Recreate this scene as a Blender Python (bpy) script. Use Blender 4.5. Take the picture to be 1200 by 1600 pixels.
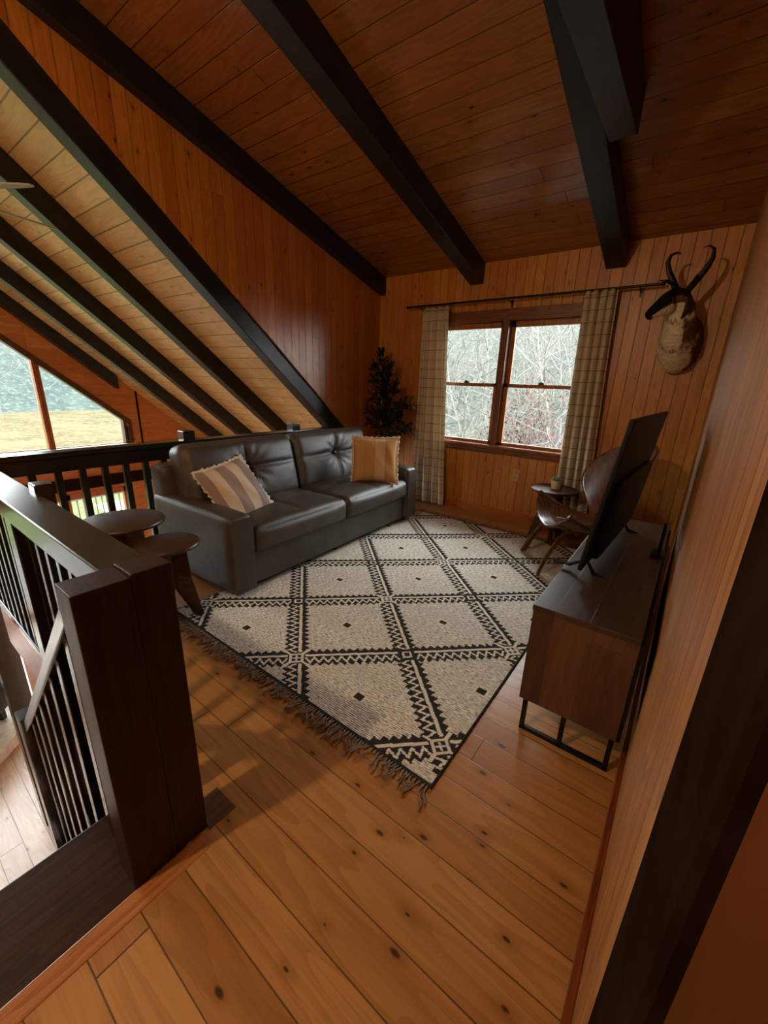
import bpy, bmesh, math, random
from mathutils import Vector, Matrix
import numpy as np
random.seed(7)
PI = math.pi
for o in list(bpy.data.objects): bpy.data.objects.remove(o)
SC = bpy.context.scene
COL = SC.collection

# ------------------------------------------------------------------ camera
EYE = 1.38
PITCH, ROLL, YAW = 0.309737, 0.0348644, 0.636152
cy_, sy_ = math.cos(YAW), math.sin(YAW)
fw = Vector((-sy_*math.cos(PITCH), cy_*math.cos(PITCH), -math.sin(PITCH)))
rt = Vector((cy_, sy_, 0)); up = rt.cross(fw)
r2 = rt*math.cos(ROLL) + up*math.sin(ROLL); u2 = -rt*math.sin(ROLL) + up*math.cos(ROLL)
cam = bpy.data.cameras.new('camera'); cam.lens = 631.0/1600*36; cam.sensor_width = 36; cam.sensor_fit = 'AUTO'
cam.clip_start = 0.01; cam.clip_end = 400
co = bpy.data.objects.new('camera', cam); COL.objects.link(co)
m = Matrix((r2, u2, -fw)).transposed().to_4x4(); m.translation = (0, 0, EYE); co.matrix_world = m
SC.camera = co
# ------------------------------------------------------------------ light
SKY = 10.5
LAMP = 42.0
SC.view_settings.view_transform = 'Standard'
SC.view_settings.look = 'None'
SC.view_settings.gamma = 1.0
SC.view_settings.use_curve_mapping = False
SC.view_settings.exposure = 0.9
w = bpy.data.worlds.new('overcast_sky'); SC.world = w; w.use_nodes = True
nt = w.node_tree; nt.nodes.clear()
bg = nt.nodes.new('ShaderNodeBackground'); ow = nt.nodes.new('ShaderNodeOutputWorld')
bg.inputs[0].default_value = (0.92, 0.97, 1.0, 1); bg.inputs[1].default_value = SKY
nt.links.new(bg.outputs[0], ow.inputs[0])

def portal(name, loc, sx, sy, rot):
    l = bpy.data.lights.new(name, 'AREA'); l.shape = 'RECTANGLE'; l.size = sx; l.size_y = sy; l.energy = 1
    l.cycles.is_portal = True
    o = bpy.data.objects.new(name, l); COL.objects.link(o); o.location = loc; o.rotation_euler = rot
    return o
portal('window_portal', (-1.685, 4.40, 1.39), 1.7, 1.2, (-PI/2, 0, 0))
portal('gable_portal', (-8.40, -0.4, 1.6), 7.4, 3.4, (0, -PI/2, 0)).rotation_euler = (PI/2, 0, -PI/2)
portal('door_portal', (-8.40, 0.6, -1.65), 5.0, 2.1, (PI/2, 0, -PI/2))

# ------------------------------------------------------------------ node helpers
def hexlin(h):
    h = h.lstrip('#'); c = [int(h[i:i+2], 16)/255 for i in (0, 2, 4)]
    return tuple(x/12.92 if x <= .04045 else ((x+.055)/1.055)**2.4 for x in c)
class G:
    def __init__(s, name):
        s.m = bpy.data.materials.new(name); s.m.use_nodes = True; s.t = s.m.node_tree; s.t.nodes.clear()
        s.out = s.t.nodes.new('ShaderNodeOutputMaterial')
        s.b = s.t.nodes.new('ShaderNodeBsdfPrincipled'); s.t.links.new(s.b.outputs[0], s.out.inputs[0])
    def n(s, ty, **kw):
        nd = s.t.nodes.new('ShaderNode'+ty)
        for k, v in kw.items(): setattr(nd, k, v)
        return nd
    def put(s, sock, v):
        if isinstance(v, bpy.types.NodeSocket): s.t.links.new(v, sock)
        elif v is not None:
            try: sock.default_value = v
            except Exception: sock.default_value = (*v, 1) if len(v) == 3 else v
    def M(s, op, a, b=0.0, c=0.0, clamp=False):
        nd = s.n('Math', operation=op, use_clamp=clamp); s.put(nd.inputs[0], a); s.put(nd.inputs[1], b)
        if len(nd.inputs) > 2: s.put(nd.inputs[2], c)
        return nd.outputs[0]
    def mix(s, f, a, b, mode='MIX'):
        nd = s.n('Mix', data_type='RGBA', blend_type=mode); s.put(nd.inputs[0], f)
        s.put(nd.inputs[6], a if isinstance(a, bpy.types.NodeSocket) else (*a[:3], 1))
        s.put(nd.inputs[7], b if isinstance(b, bpy.types.NodeSocket) else (*b[:3], 1))
        return nd.outputs[2]
    def xyz(s, kind='Object'):
        tc = s.n('TexCoord'); sp = s.n('SeparateXYZ'); s.t.links.new(tc.outputs[kind], sp.inputs[0])
        s.coord = tc.outputs[kind]
        return sp.outputs[0], sp.outputs[1], sp.outputs[2]
    def vec(s, x, y, z=0.0):
        nd = s.n('CombineXYZ'); s.put(nd.inputs[0], x); s.put(nd.inputs[1], y); s.put(nd.inputs[2], z); return nd.outputs[0]
    def noise(s, v, scale=1.0, detail=2.0, rough=.5, dist=0.0):
        nd = s.n('TexNoise'); s.put(nd.inputs['Vector'], v); nd.inputs['Scale'].default_value = scale
        nd.inputs['Detail'].default_value = detail; nd.inputs['Roughness'].default_value = rough; nd.inputs['Distortion'].default_value = dist
        return nd.outputs[0]
    def sstep(s, v, a, b, x=0.0, y=1.0):
        nd = s.n('MapRange', interpolation_type='SMOOTHSTEP'); s.put(nd.inputs[0], v)
        nd.inputs[1].default_value = a; nd.inputs[2].default_value = b; nd.inputs[3].default_value = x; nd.inputs[4].default_value = y
        return nd.outputs[0]
    def wn(s, v):
        nd = s.n('TexWhiteNoise', noise_dimensions='3D'); s.put(nd.inputs[0], v); return nd.outputs[0]
    def bump(s, h, strength=.3, dist=.01):
        nd = s.n('Bump'); nd.inputs['Strength'].default_value = strength; nd.inputs['Distance'].default_value = dist
        s.put(nd.inputs['Height'], h); s.t.links.new(nd.outputs[0], s.b.inputs['Normal'])
    def fin(s, col=None, rough=None, metal=0.0, spec=None, coat=0.0):
        if col is not None: s.put(s.b.inputs['Base Color'], col if isinstance(col, bpy.types.NodeSocket) else (*col[:3], 1))
        if rough is not None: s.put(s.b.inputs['Roughness'], rough)
        s.b.inputs['Metallic'].default_value = metal
        if spec is not None: s.b.inputs['Specular IOR Level'].default_value = spec
        if coat: s.b.inputs['Coat Weight'].default_value = coat; s.b.inputs['Coat Roughness'].default_value = .2
        return s.m

def planks(name, ua, va, wd, A, B, dark, rough=.4, off=0.0, seam=2.4, knot=1.0, groove=.028, gdark=.8, stretch=1.0, spec=.5, bump=.4, grain=1.0):
    g = G(name); ax = dict(zip('xyz', g.xyz()))
    u = g.M('DIVIDE', g.M('SUBTRACT', ax[ua], off), wd); v = ax[va]
    idn = g.M('FLOOR', u); fr = g.M('FRACT', u)
    r1 = g.wn(g.vec(idn, 3.3, 1.7))
    vs = g.M('ADD', g.M('DIVIDE', v, seam), g.M('MULTIPLY', r1, 7.31)); sid = g.M('FLOOR', vs); sf = g.M('FRACT', vs)
    r = g.wn(g.vec(idn, sid, 5.1)); rr = g.wn(g.vec(sid, idn, 9.7))
    um = g.M('MULTIPLY', fr, wd)
    zoff = g.M('MULTIPLY', r, 37.0)
    # cathedral grain
    nb = g.noise(g.vec(g.M('MULTIPLY', um, 7.0*stretch), g.M('MULTIPLY', v, .9*stretch), zoff), 1.0, 2.0)
    ring = g.M('FRACT', g.M('MULTIPLY', nb, 11.0)); ring = g.sstep(ring, 0.0, 1.0)
    fine = g.noise(g.vec(g.M('MULTIPLY', um, 260*stretch), g.M('MULTIPLY', v, 5.0), zoff), 1.0, 3.0)
    gr = g.M('ADD', g.M('MULTIPLY', ring, .32), g.M('MULTIPLY', fine, .75))
    col = g.mix(r, A, B)
    col = g.mix(g.M('MULTIPLY', g.sstep(gr, .25, 1.05), .55*grain), col, dark)
    # blotches
    bl = g.noise(g.vec(g.M('MULTIPLY', um, 9.0), g.M('MULTIPLY', v, 1.7), zoff), 1.0, 2.0)
    col = g.mix(g.M('MULTIPLY', g.sstep(bl, .5, .75), .3), col, dark)
    # knots
    vo = g.n('TexVoronoi', voronoi_dimensions='2D', feature='F1'); vo.inputs['Scale'].default_value = 1.0
    g.put(vo.inputs['Vector'], g.vec(g.M('ADD', g.M('MULTIPLY', um, 9.0), g.M('MULTIPLY', r, 57.3)), g.M('ADD', g.M('MULTIPLY', v, 4.2), g.M('MULTIPLY', rr, 31.7)), 0.0))
    kd = vo.outputs['Distance']
    sc = g.n('SeparateColor'); g.t.links.new(vo.outputs['Color'], sc.inputs[0])
    ex = g.M('LESS_THAN', sc.outputs[0], .34*knot)
    kn = g.M('MULTIPLY', g.sstep(g.M('DIVIDE', kd, g.M('ADD', .35, sc.outputs[1])), .030, .072, 1.0, 0.0), ex)
    halo = g.M('MULTIPLY', g.sstep(kd, .03, .24, .42, 0.0), ex)
    col = g.mix(halo, col, dark)
    col = g.mix(g.M('MULTIPLY', kn, .85), col, tuple(c*.14 for c in dark))
    # grooves
    e = g.M('MINIMUM', fr, g.M('SUBTRACT', 1.0, fr))
    gv = g.sstep(e, groove*.35, groove, 1.0, 0.0)
    gl = g.M('ADD', .45, g.M('MULTIPLY', g.noise(g.vec(idn, g.M('MULTIPLY', v, 1.3), 2.0)), .8), clamp=True)
    se = g.M('MULTIPLY', g.M('MINIMUM', sf, g.M('SUBTRACT', 1.0, sf)), seam)
    sv = g.sstep(se, .0012, .003, 1.0, 0.0)
    gg = g.M('MAXIMUM', g.M('MULTIPLY', gv, gl), sv)
    col = g.mix(g.M('MULTIPLY', gg, gdark), col, tuple(c*.12 for c in dark))
    g.bump(g.M('SUBTRACT', g.M('MULTIPLY', gr, .06), g.M('MAXIMUM', gv, sv)), bump, .006)
    ro = g.M('ADD', rough-.08, g.M('MULTIPLY', fine, .18))
    return g.fin(col, ro, spec=spec)

def plain(name, col, rough=.5, metal=0.0, var=.25, scale=6.0, spec=None, bumps=0.0, bscale=80, coat=0.0):
    g = G(name); g.xyz(); n = g.noise(g.coord, scale, 4.0)
    c = g.mix(g.sstep(n, .3, .75), col, tuple(x*(1-var) for x in col))
    if bumps: g.bump(g.noise(g.coord, bscale, 3.0), bumps, .004)
    return g.fin(c, rough, metal, spec, coat)

def solidwood(name, A, dark, along='x', rough=.4, scale=1.0, knots=True, spec=.5):
    g = G(name); ax = dict(zip('xyz', g.xyz())); o = [k for k in 'xyz' if k != along]
    v = g.vec(g.M('MULTIPLY', ax[o[0]], 22*scale), g.M('MULTIPLY', ax[o[1]], 22*scale), g.M('MULTIPLY', ax[along], 1.6*scale))
    n = g.noise(v, 1.0, 3.0, .55, .6); ring = g.sstep(g.M('FRACT', g.M('MULTIPLY', n, 6.0)), 0, 1)
    v2 = g.vec(g.M('MULTIPLY', ax[o[0]], 190*scale), g.M('MULTIPLY', ax[o[1]], 190*scale), g.M('MULTIPLY', ax[along], 6*scale))
    f = g.noise(v2, 1.0, 2.0)
    gr = g.M('ADD', g.M('MULTIPLY', ring, .5), g.M('MULTIPLY', f, .6))
    col = g.mix(g.sstep(gr, .2, 1.0), A, dark)
    g.bump(gr, .15, .003)
    return g.fin(col, rough, spec=spec)

# ------------------------------------------------------------------ materials
M_WALL = planks('pine_wall_boards', 'x', 'z', .0915, hexlin('CA8A3A'), hexlin('BA752A'), hexlin('844412'), .38, off=-.0, seam=30, knot=.75, groove=.05)
M_WALLY = planks('pine_wall_boards_side', 'y', 'z', .0915, hexlin('BC742A'), hexlin('A85F1E'), hexlin('7A3A0E'), .34, seam=30, knot=.75, groove=.05, gdark=.55)
M_RIGHT = planks('pine_wall_boards_right', 'y', 'z', .0915, hexlin('B87E46'), hexlin('A66C38'), hexlin('70401C'), .45, seam=30, knot=.35, groove=.05, gdark=.6, grain=1.7)
M_GABLE = planks('pine_gable_boards', 'z', 'y', .17, hexlin('C48240'), hexlin('B06E2E'), hexlin('864A18'), .45, seam=3.7, knot=.5, groove=.018, gdark=.5)
M_CEIL = planks('pine_ceiling_boards', 'y', 'x', .129, hexlin('9A622A'), hexlin('885020'), hexlin('603210'), .17, off=.0355, seam=3.6, knot=.7, groove=.032, gdark=.85, bump=.4, spec=.8)
M_ROOF = planks('pine_roof_boards', 'y', 'x', .122, hexlin('DEC08A'), hexlin('CAA86E'), hexlin('9C7A46'), .4, seam=3.1, knot=.6, groove=.04, gdark=.85)
M_FLOOR = planks('pine_floor_boards', 'y', 'x', .1235, hexlin('C08A50'), hexlin('AC763E'), hexlin('804C22'), .3, off=.074, seam=3.1, knot=1.6, groove=.022, gdark=.9, stretch=.8, bump=.15)
M_FLOOR2 = planks('pine_floor_boards_below', 'y', 'x', .16, hexlin('B89474'), hexlin('A68264'), hexlin('7C563C'), .28, seam=3.1, knot=.6, groove=.02)
M_TRIM = solidwood('stained_trim_wood', hexlin('7A4216'), hexlin('4E260A'), 'x', .36)
M_TRIMZ = solidwood('stained_trim_wood_upright', hexlin('7A4216'), hexlin('4E260A'), 'z', .36)
M_TRIMY = solidwood('stained_trim_wood_lengthwise', hexlin('74401A'), hexlin('4A2410'), 'y', .36)
M_SASH = solidwood('sash_wood', hexlin('A8642C'), hexlin('7C4216'), 'z', .36)
M_PINEY = solidwood('floor_border_wood', hexlin('B87840'), hexlin('9A5A28'), 'y', .32)
M_BEAM = plain('black_stained_beam', (.010, .0085, .008), .42, var=.5, scale=9, bumps=.25, bscale=60, spec=.4)
M_RAIL = plain('dark_walnut_rail', (.015, .0095, .007), .20, var=.45, scale=14, bumps=.05, bscale=50, spec=.6)
M_NEWEL = solidwood('dark_stained_newel', hexlin('341A0C'), hexlin('1E0E06'), 'z', .42, spec=.35)
M_NOSE = solidwood('dark_stained_tread', hexlin('3E2210'), hexlin('241008'), 'y', .3)
M_CASE = plain('dark_door_casing', (.020, .010, .006), .8, var=.4, scale=20, bumps=.1, spec=.0)
M_DOOR = plain('red_brown_door', (.12, .036, .010), .8, var=.3, scale=5, bumps=.1, bscale=120, spec=.0)
M_BLACK = plain('black_metal', (.014, .014, .015), .35, 0.6, var=.2)
M_BPLAST = plain('black_plastic', (.006, .006, .006), .5, 0, var=.2, spec=.2)
M_SCREEN = plain('tv_screen', (.004, .004, .005), .12, 0, var=.1)
M_WHITE = plain('ivory_plastic', hexlin('C0A070'), .4, var=.1)

# ------------------------------------------------------------------ object helpers
def tag(o, label=None, cat=None, group=None, kind=None):
    if label: o['label'] = label
    if cat: o['category'] = cat
    if group: o['group'] = group
    if kind: o['kind'] = kind
    return o
def empty(name, loc=(0, 0, 0), rz=0.0, label=None, cat=None, group=None):
    o = bpy.data.objects.new(name, None); COL.objects.link(o); o.location = loc; o.rotation_euler = (0, 0, rz)
    o.empty_display_size = .1
    return tag(o, label, cat, group)
class MB:
    """collects geometry for ONE mesh object"""
    def __init__(s): s.v = []; s.f = []; s.mi = []; s.uv = None
    def add(s, vs, fs, mi=0):
        n = len(s.v); s.v += [tuple(v) for v in vs]; s.f += [tuple(i+n for i in f) for f in fs]; s.mi += [mi]*len(fs); return s
    def box(s, x0, x1, y0, y1, z0, z1, mi=0, M=None):
        c = [Vector((x, y, z)) for x in (x0, x1) for y in (y0, y1) for z in (z0, z1)]
        if M is not None: c = [M @ v for v in c]
        return s.add(c, [(0, 1, 3, 2), (4, 6, 7, 5), (0, 4, 5, 1), (2, 3, 7, 6), (0, 2, 6, 4), (1, 5, 7, 3)], mi)
    def prism(s, pts, axis, a, b, mi=0):
        """extrude polygon pts (2D in the two other axes, cyclic order) along axis from a to b"""
        def P(p, t):
            if axis == 'x': return (t, p[0], p[1])
            if axis == 'y': return (p[0], t, p[1])
            return (p[0], p[1], t)
        n = len(pts); vs = [P(p, a) for p in pts]+[P(p, b) for p in pts]
        fs = [tuple(range(n-1, -1, -1)), tuple(range(n, 2*n))]+[(i, (i+1) % n, n+(i+1) % n, n+i) for i in range(n)]
        return s.add(vs, fs, mi)
    def tube(s, pts, rad, seg=8, mi=0, cap=True, flat=1.0):
        pts = [Vector(p) for p in pts]; n = len(pts)
        if not hasattr(rad, '__len__'): rad = [rad]*n
        nrm = None; rings = []
        for i, p in enumerate(pts):
            t = (pts[min(i+1, n-1)]-pts[max(i-1, 0)]); t = t.normalized() if t.length > 1e-9 else Vector((0, 0, 1))
            if nrm is None: nrm = t.orthogonal().normalized()
            else:
                nrm = nrm-t*nrm.dot(t); nrm = nrm.normalized() if nrm.length > 1e-6 else t.orthogonal().normalized()
            b = t.cross(nrm)
            rings.append([p+(nrm*math.cos(2*PI*k/seg)+b*math.sin(2*PI*k/seg)*flat)*rad[i] for k in range(seg)])
        vs = [v for r in rings for v in r]; fs = []
        for i in range(n-1):
            for k in range(seg): fs.append((i*seg+k, i*seg+(k+1) % seg, (i+1)*seg+(k+1) % seg, (i+1)*seg+k))
        if cap: fs.append(tuple(range(seg-1, -1, -1))); fs.append(tuple((n-1)*seg+k for k in range(seg)))
        return s.add(vs, fs, mi)
    def lathe(s, prof, c=(0, 0, 0), seg=40, mi=0, sx=1.0, sy=1.0):
        vs = []; fs = []
        for r, z in prof:
            for k in range(seg): vs.append((c[0]+r*sx*math.cos(2*PI*k/seg), c[1]+r*sy*math.sin(2*PI*k/seg), c[2]+z))
        for i in range(len(prof)-1):
            for k in range(seg): fs.append((i*seg+k, i*seg+(k+1) % seg, (i+1)*seg+(k+1) % seg, (i+1)*seg+k))
        fs.append(tuple(range(seg-1, -1, -1))); fs.append(tuple((len(prof)-1)*seg+k for k in range(seg)))
        return s.add(vs, fs, mi)
    def rbox(s, half, r, seg=(12, 12, 6), fn=None, c=(0, 0, 0), mi=0, M=None):
        """rounded box from a subdivided cube, optional displacement fn(p, q) -> p; q in [-1,1]^3"""
        hx, hy, hz = half; nx, ny, nz = seg; idx = {}; vs = []; fs = []
        def vert(a, b, d):
            key = (round(a, 5), round(b, 5), round(d, 5))
            if key in idx: return idx[key]
            q = Vector((a, b, d)); p = Vector((a*hx, b*hy, d*hz))
            inn = Vector((max(-(hx-r), min(hx-r, p.x)), max(-(hy-r), min(hy-r, p.y)), max(-(hz-r), min(hz-r, p.z))))
            dd = p-inn
            if dd.length > 1e-9: p = inn+dd.normalized()*r
            if fn: p = fn(p, q)
            p = p+Vector(c)
            if M is not None: p = M @ p
            idx[key] = len(vs); vs.append(p); return idx[key]
        def lin(n): # denser near edges
            return [math.sin((i/n-.5)*PI)*.55+(2*i/n-1)*.45 for i in range(n+1)]
        X, Y, Z = lin(nx), lin(ny), lin(nz)
        X[0], X[-1], Y[0], Y[-1], Z[0], Z[-1] = -1, 1, -1, 1, -1, 1
        for d, fl in ((-1, 1), (1, 0)):
            for i in range(nx):
                for j in range(ny):
                    q = [vert(X[i], Y[j], d), vert(X[i+1], Y[j], d), vert(X[i+1], Y[j+1], d), vert(X[i], Y[j+1], d)]
                    fs.append(tuple(q[::-1]) if fl else tuple(q))
            for i in range(nx):
                for k in range(nz):
                    q = [vert(X[i], d, Z[k]), vert(X[i+1], d, Z[k]), vert(X[i+1], d, Z[k+1]), vert(X[i], d, Z[k+1])]
                    fs.append(tuple(q) if fl else tuple(q[::-1]))
            for j in range(ny):
                for k in range(nz):
                    q = [vert(d, Y[j], Z[k]), vert(d, Y[j+1], Z[k]), vert(d, Y[j+1], Z[k+1]), vert(d, Y[j], Z[k+1])]
                    fs.append(tuple(q[::-1]) if fl else tuple(q))
        return s.add(vs, fs, mi)
    def grid(s, fn, nu, nv, mi=0, closed=False):
        vs = [fn(i/nu, j/nv) for j in range(nv+1) for i in range(nu+1)]
        fs = [(j*(nu+1)+i, j*(nu+1)+i+1, (j+1)*(nu+1)+i+1, (j+1)*(nu+1)+i) for j in range(nv) for i in range(nu)]
        return s.add(vs, fs, mi)
    def build(s, name, mat, parent=None, smooth=False, bevel=0.0, loc=None, rot=None, label=None, solid=0.0, sub=0, bseg=2):
        me = bpy.data.meshes.new(name); me.from_pydata(s.v, [], s.f)
        for mm in (mat if isinstance(mat, (list, tuple)) else [mat]): me.materials.append(mm)
        if any(s.mi): me.polygons.foreach_set('material_index', s.mi)
        me.polygons.foreach_set('use_smooth', [bool(smooth)]*len(s.f))
        bm = bmesh.new(); bm.from_mesh(me); bmesh.ops.recalc_face_normals(bm, faces=bm.faces); bm.to_mesh(me); bm.free()
        me.update()
        if smooth == 'auto':
            try: me.set_sharp_from_angle(angle=math.radians(35))
            except Exception: pass
        o = bpy.data.objects.new(name, me); COL.objects.link(o)
        if parent is not None: o.parent = parent
        if loc: o.location = loc
        if rot: o.rotation_euler = rot
        if solid:
            md = o.modifiers.new('solid', 'SOLIDIFY'); md.thickness = solid; md.offset = 0
        if sub:
            md = o.modifiers.new('sub', 'SUBSURF'); md.levels = sub; md.render_levels = sub
        if bevel:
            md = o.modifiers.new('bevel', 'BEVEL'); md.width = bevel; md.segments = bseg; md.limit_method = 'ANGLE'; md.angle_limit = math.radians(40)
            md.harden_normals = False
        if label: o['label'] = label
        return o
def struct(mb, name, mat, parent=None, **kw):
    o = mb.build(name, mat, parent, **kw)
    if parent is None: o['kind'] = 'structure'
    return o

# ------------------------------------------------------------------ key dimensions
XR, XL, YB, XG = .060, -3.30, 4.22, -8.25       # right wall, cheek wall, back wall, gable wall
DS, DC = .272, 2.54+.272*4.22                    # dormer ceiling z = DC - DS*y
RS, RC = .84, 3.94                               # main roof z = RC - RS*y
YRIDGE = -.35; ZR = RC-RS*YRIDGE
ZL = -2.60                                       # lower floor
def zd(y): return DC-DS*y
def zr(y): return RC-RS*y
YX = (RC-DC)/(RS-DS)                             # where dormer meets the main roof

# ------------------------------------------------------------------ setting
# loft floor (L-shaped around the stairwell)
NX = -1.24
fl = MB(); fl.box(-.915, XR+.12, -5.0, YB+.1, -.22, 0); fl.box(XL-.06, -.915, .40, YB+.1, -.22, 0)
struct(fl, 'floor', M_FLOOR)
b = MB(); b.box(-.976, -.915, -3.0, .40, -.03, .0015); struct(b, 'trim_1', M_PINEY, bevel=.003)
b = MB(); b.box(XL-.06, -.976, .372, .40, -.36, 0.004); struct(b, 'trim_2', solidwood('orange_fascia_wood', hexlin('A8602A'), hexlin('82421A'), 'x', .3))
# lower floor
b = MB(); b.box(XG-.1, 3.0, -5.0, 5.2, ZL-.12, ZL); struct(b, 'floor_lower', M_FLOOR2)
# back wall with window hole
WX0, WX1, WZ0, WZ1 = -2.46, -.88, .76, 2.035
b = MB()
b.box(XL, WX0, YB, YB+.12, 0, zd(YB)); b.box(WX1, XR, YB, YB+.12, 0, zd(YB))
b.box(WX0, WX1, YB, YB+.12, 0, WZ0); b.box(WX0, WX1, YB, YB+.12, WZ1, zd(YB))
struct(b, 'wall_back', M_WALL)
b = MB(); b.box(XL, XR, YB-.018, YB, 0, .085); struct(b, 'baseboard_back', planks('baseboard_wood', 'z', 'x', .2, hexlin('B06A2C'), hexlin('9C5820'), hexlin('6A3210'), .36, off=-.05, seam=9, knot=.4), bevel=.003)
# cheek wall (vertical boards between dormer ceiling and main roof)
b = MB(); b.prism([(YX, zd(YX)), (YB+.1, zd(YB+.1)), (YB+.1, zr(YB+.1)-.05), (YX, zr(YX))], 'x', XL-.002, XL+.02); struct(b, 'wall_left_cheek', M_WALLY)
# right wall
b = MB(); b.prism([(.225, 0), (YB, 0), (YB, zd(YB)), (YX, zd(YX)), (.225, zr(.225))], 'x', XR, XR+.1); struct(b, 'wall_right', M_RIGHT)
b = MB(); b.box(XR-.018, XR, .28, YB, 0, .075); struct(b, 'baseboard_right', solidwood('red_baseboard_wood', hexlin('8A4418'), hexlin('5E2A0C'), 'y', .36), bevel=.003)
# door casing and door beside the camera
b = MB(); b.box(XR-.024, XR+.02, .172, .285, 0, 2.12); struct(b, 'trim_3', M_CASE, bevel=.006)
b = MB(); b.box(XR-.012, XR+.03, -.75, .176, 0.005, 2.05); d1 = struct(b, 'door_1', M_DOOR)
b = MB(); b.box(XR, XR+.1, -5.0, -.75, 0, 4.0); b.box(XR, XR+.1, -.75, .225, 2.05, 4.0); struct(b, 'wall_right_rear', M_RIGHT)
# dormer ceiling
b = MB(); b.prism([(YX, zd(YX)), (YB+.15, zd(YB+.15)), (YB+.15, zd(YB+.15)+.12), (YX, zd(YX)+.12)], 'x', XL-.02, XR+.1); struct(b, 'ceiling', M_CEIL)
# main roof, front slope over great room and the part above the dormer, rear slope
b = MB(); b.prism([(YRIDGE, ZR), (5.2, zr(5.2)), (5.2, zr(5.2)+.15), (YRIDGE, ZR+.15)], 'x', XG-.3, XL); b.prism([(YRIDGE, ZR), (YX, zr(YX)), (YX, zr(YX)+.15), (YRIDGE, ZR+.15)], 'x', XL, XR+.1)
struct(b, 'ceiling_great_room', M_ROOF)
b = MB(); b.prism([(YRIDGE, ZR), (YRIDGE-5.0, ZR-RS*5.0), (YRIDGE-5.0, ZR-RS*5.0+.15), (YRIDGE, ZR+.15)], 'x', XG-.3, XR+.1); struct(b, 'ceiling_rear', M_ROOF)
# outer shell of the lower storey
b = MB(); b.box(XG, 3.0, 4.9, 5.02, ZL, -.0); struct(b, 'wall_back_lower', M_GABLE)
b = MB(); b.box(XG, 3.0, -5.12, -5.0, ZL, 1.2); struct(b, 'wall_front', M_GABLE)
b = MB(); b.box(2.9, 3.0, -5.0, 4.9, ZL, 0); struct(b, 'wall_right_lower', M_GABLE)
b = MB(); b.box(XL, 2.9, .40, .50, ZL, -.36); struct(b, 'wall_stair', M_GABLE)
# gable wall with glazing holes
GC = 3.22                                       # glass head line z = GC - RS*y
YW = 3.17; ZS = .165                            # right jamb, sill
def gh(y): return GC-RS*abs(y-YRIDGE)-RS*YRIDGE if False else (GC-RS*YRIDGE)-RS*abs(y-YRIDGE)
b = MB()
roofz = lambda y: ZR-RS*abs(y-YRIDGE)
XW = XG-.14
yl = 2*YRIDGE-YW
# above glazing (two sloped bands)
b.prism([(YRIDGE, gh(YRIDGE)), (YW, gh(YW)), (YW, roofz(YW)), (YRIDGE, ZR)], 'x', XW, XG)
b.prism([(YRIDGE, gh(YRIDGE)), (yl, gh(yl)), (yl, roofz(yl)), (YRIDGE, ZR)], 'x', XW, XG)
b.prism([(YW, ZL), (4.9, ZL), (4.9, roofz(4.9)), (YW, roofz(YW))], 'x', XW, XG)
b.prism([(yl, ZL), (-5.0, ZL), (-5.0, roofz(-5.0)), (yl, roofz(yl))], 'x', XW, XG)
b.box(XW, XG, yl, YW, -.62, ZS)
b.box(XW, XG, 3.02, YW, ZL, -.62); b.box(XW, XG, yl, -2.0, ZL, -.62)
struct(b, 'wall_left', M_GABLE)
b = MB(); b.box(XG, XG+.02, 3.39, 3.415, -.4, roofz(3.4)); struct(b, 'trim_4', M_CASE)
b = MB(); b.box(XG, XG+.035, yl-.2, 3.62, -.56, -.36); struct(b, 'trim_5', M_CASE, bevel=.005)

# ---- glass
def glassmat():
    g = G('window_glass'); g.t.nodes.remove(g.b)
    tr = g.n('BsdfTransparent'); gl = g.n('BsdfGlossy'); gl.inputs['Roughness'].default_value = .02
    fr = g.n('Fresnel'); fr.inputs[0].default_value = 1.25
    mx = g.n('MixShader'); g.t.links.new(fr.outputs[0], mx.inputs[0]); g.t.links.new(tr.outputs[0], mx.inputs[1]); g.t.links.new(gl.outputs[0], mx.inputs[2])
    tr.inputs[0].default_value = (.96, .985, .975, 1)
    g.t.links.new(mx.outputs[0], g.out.inputs[0]); return g.m
M_GLASS = glassmat()

# ---- loft double-hung window
w1 = empty('window_1', (0, 0, 0)); w1['kind'] = 'structure'
b = MB()
b.box(WX0-.09, WX1+.09, YB-.024, YB+.001, WZ1-.03, WZ1+.075)      # head casing
b.box(WX0-.09, WX1+.09, YB-.020, YB+.001, WZ0-.075, WZ0+.005)     # apron
b.box(WX0-.09, WX0+.02, YB-.022, YB+.001, WZ0, WZ1); b.box(WX1-.02, WX1+.09, YB-.022, YB+.001, WZ0, WZ1)
b.box(WX0, WX1, YB, YB+.12, WZ1-.03, WZ1); b.box(WX0, WX0+.02, YB, YB+.12, WZ0, WZ1); b.box(WX1-.02, WX1, YB, YB+.12, WZ0, WZ1)
b.build('window_frame', M_TRIM, w1, bevel=.004)
b = MB(); b.box(WX0-.10, WX1+.10, YB-.045, YB+.11, WZ0-.004, WZ0+.018); b.build('window_sill', M_SASH, w1, bevel=.005)
b = MB(); b.box(-1.716, -1.652, YB-.026, YB+.12, WZ0, WZ1); b.build('mullion', M_TRIMZ, w1, bevel=.004)
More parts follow.
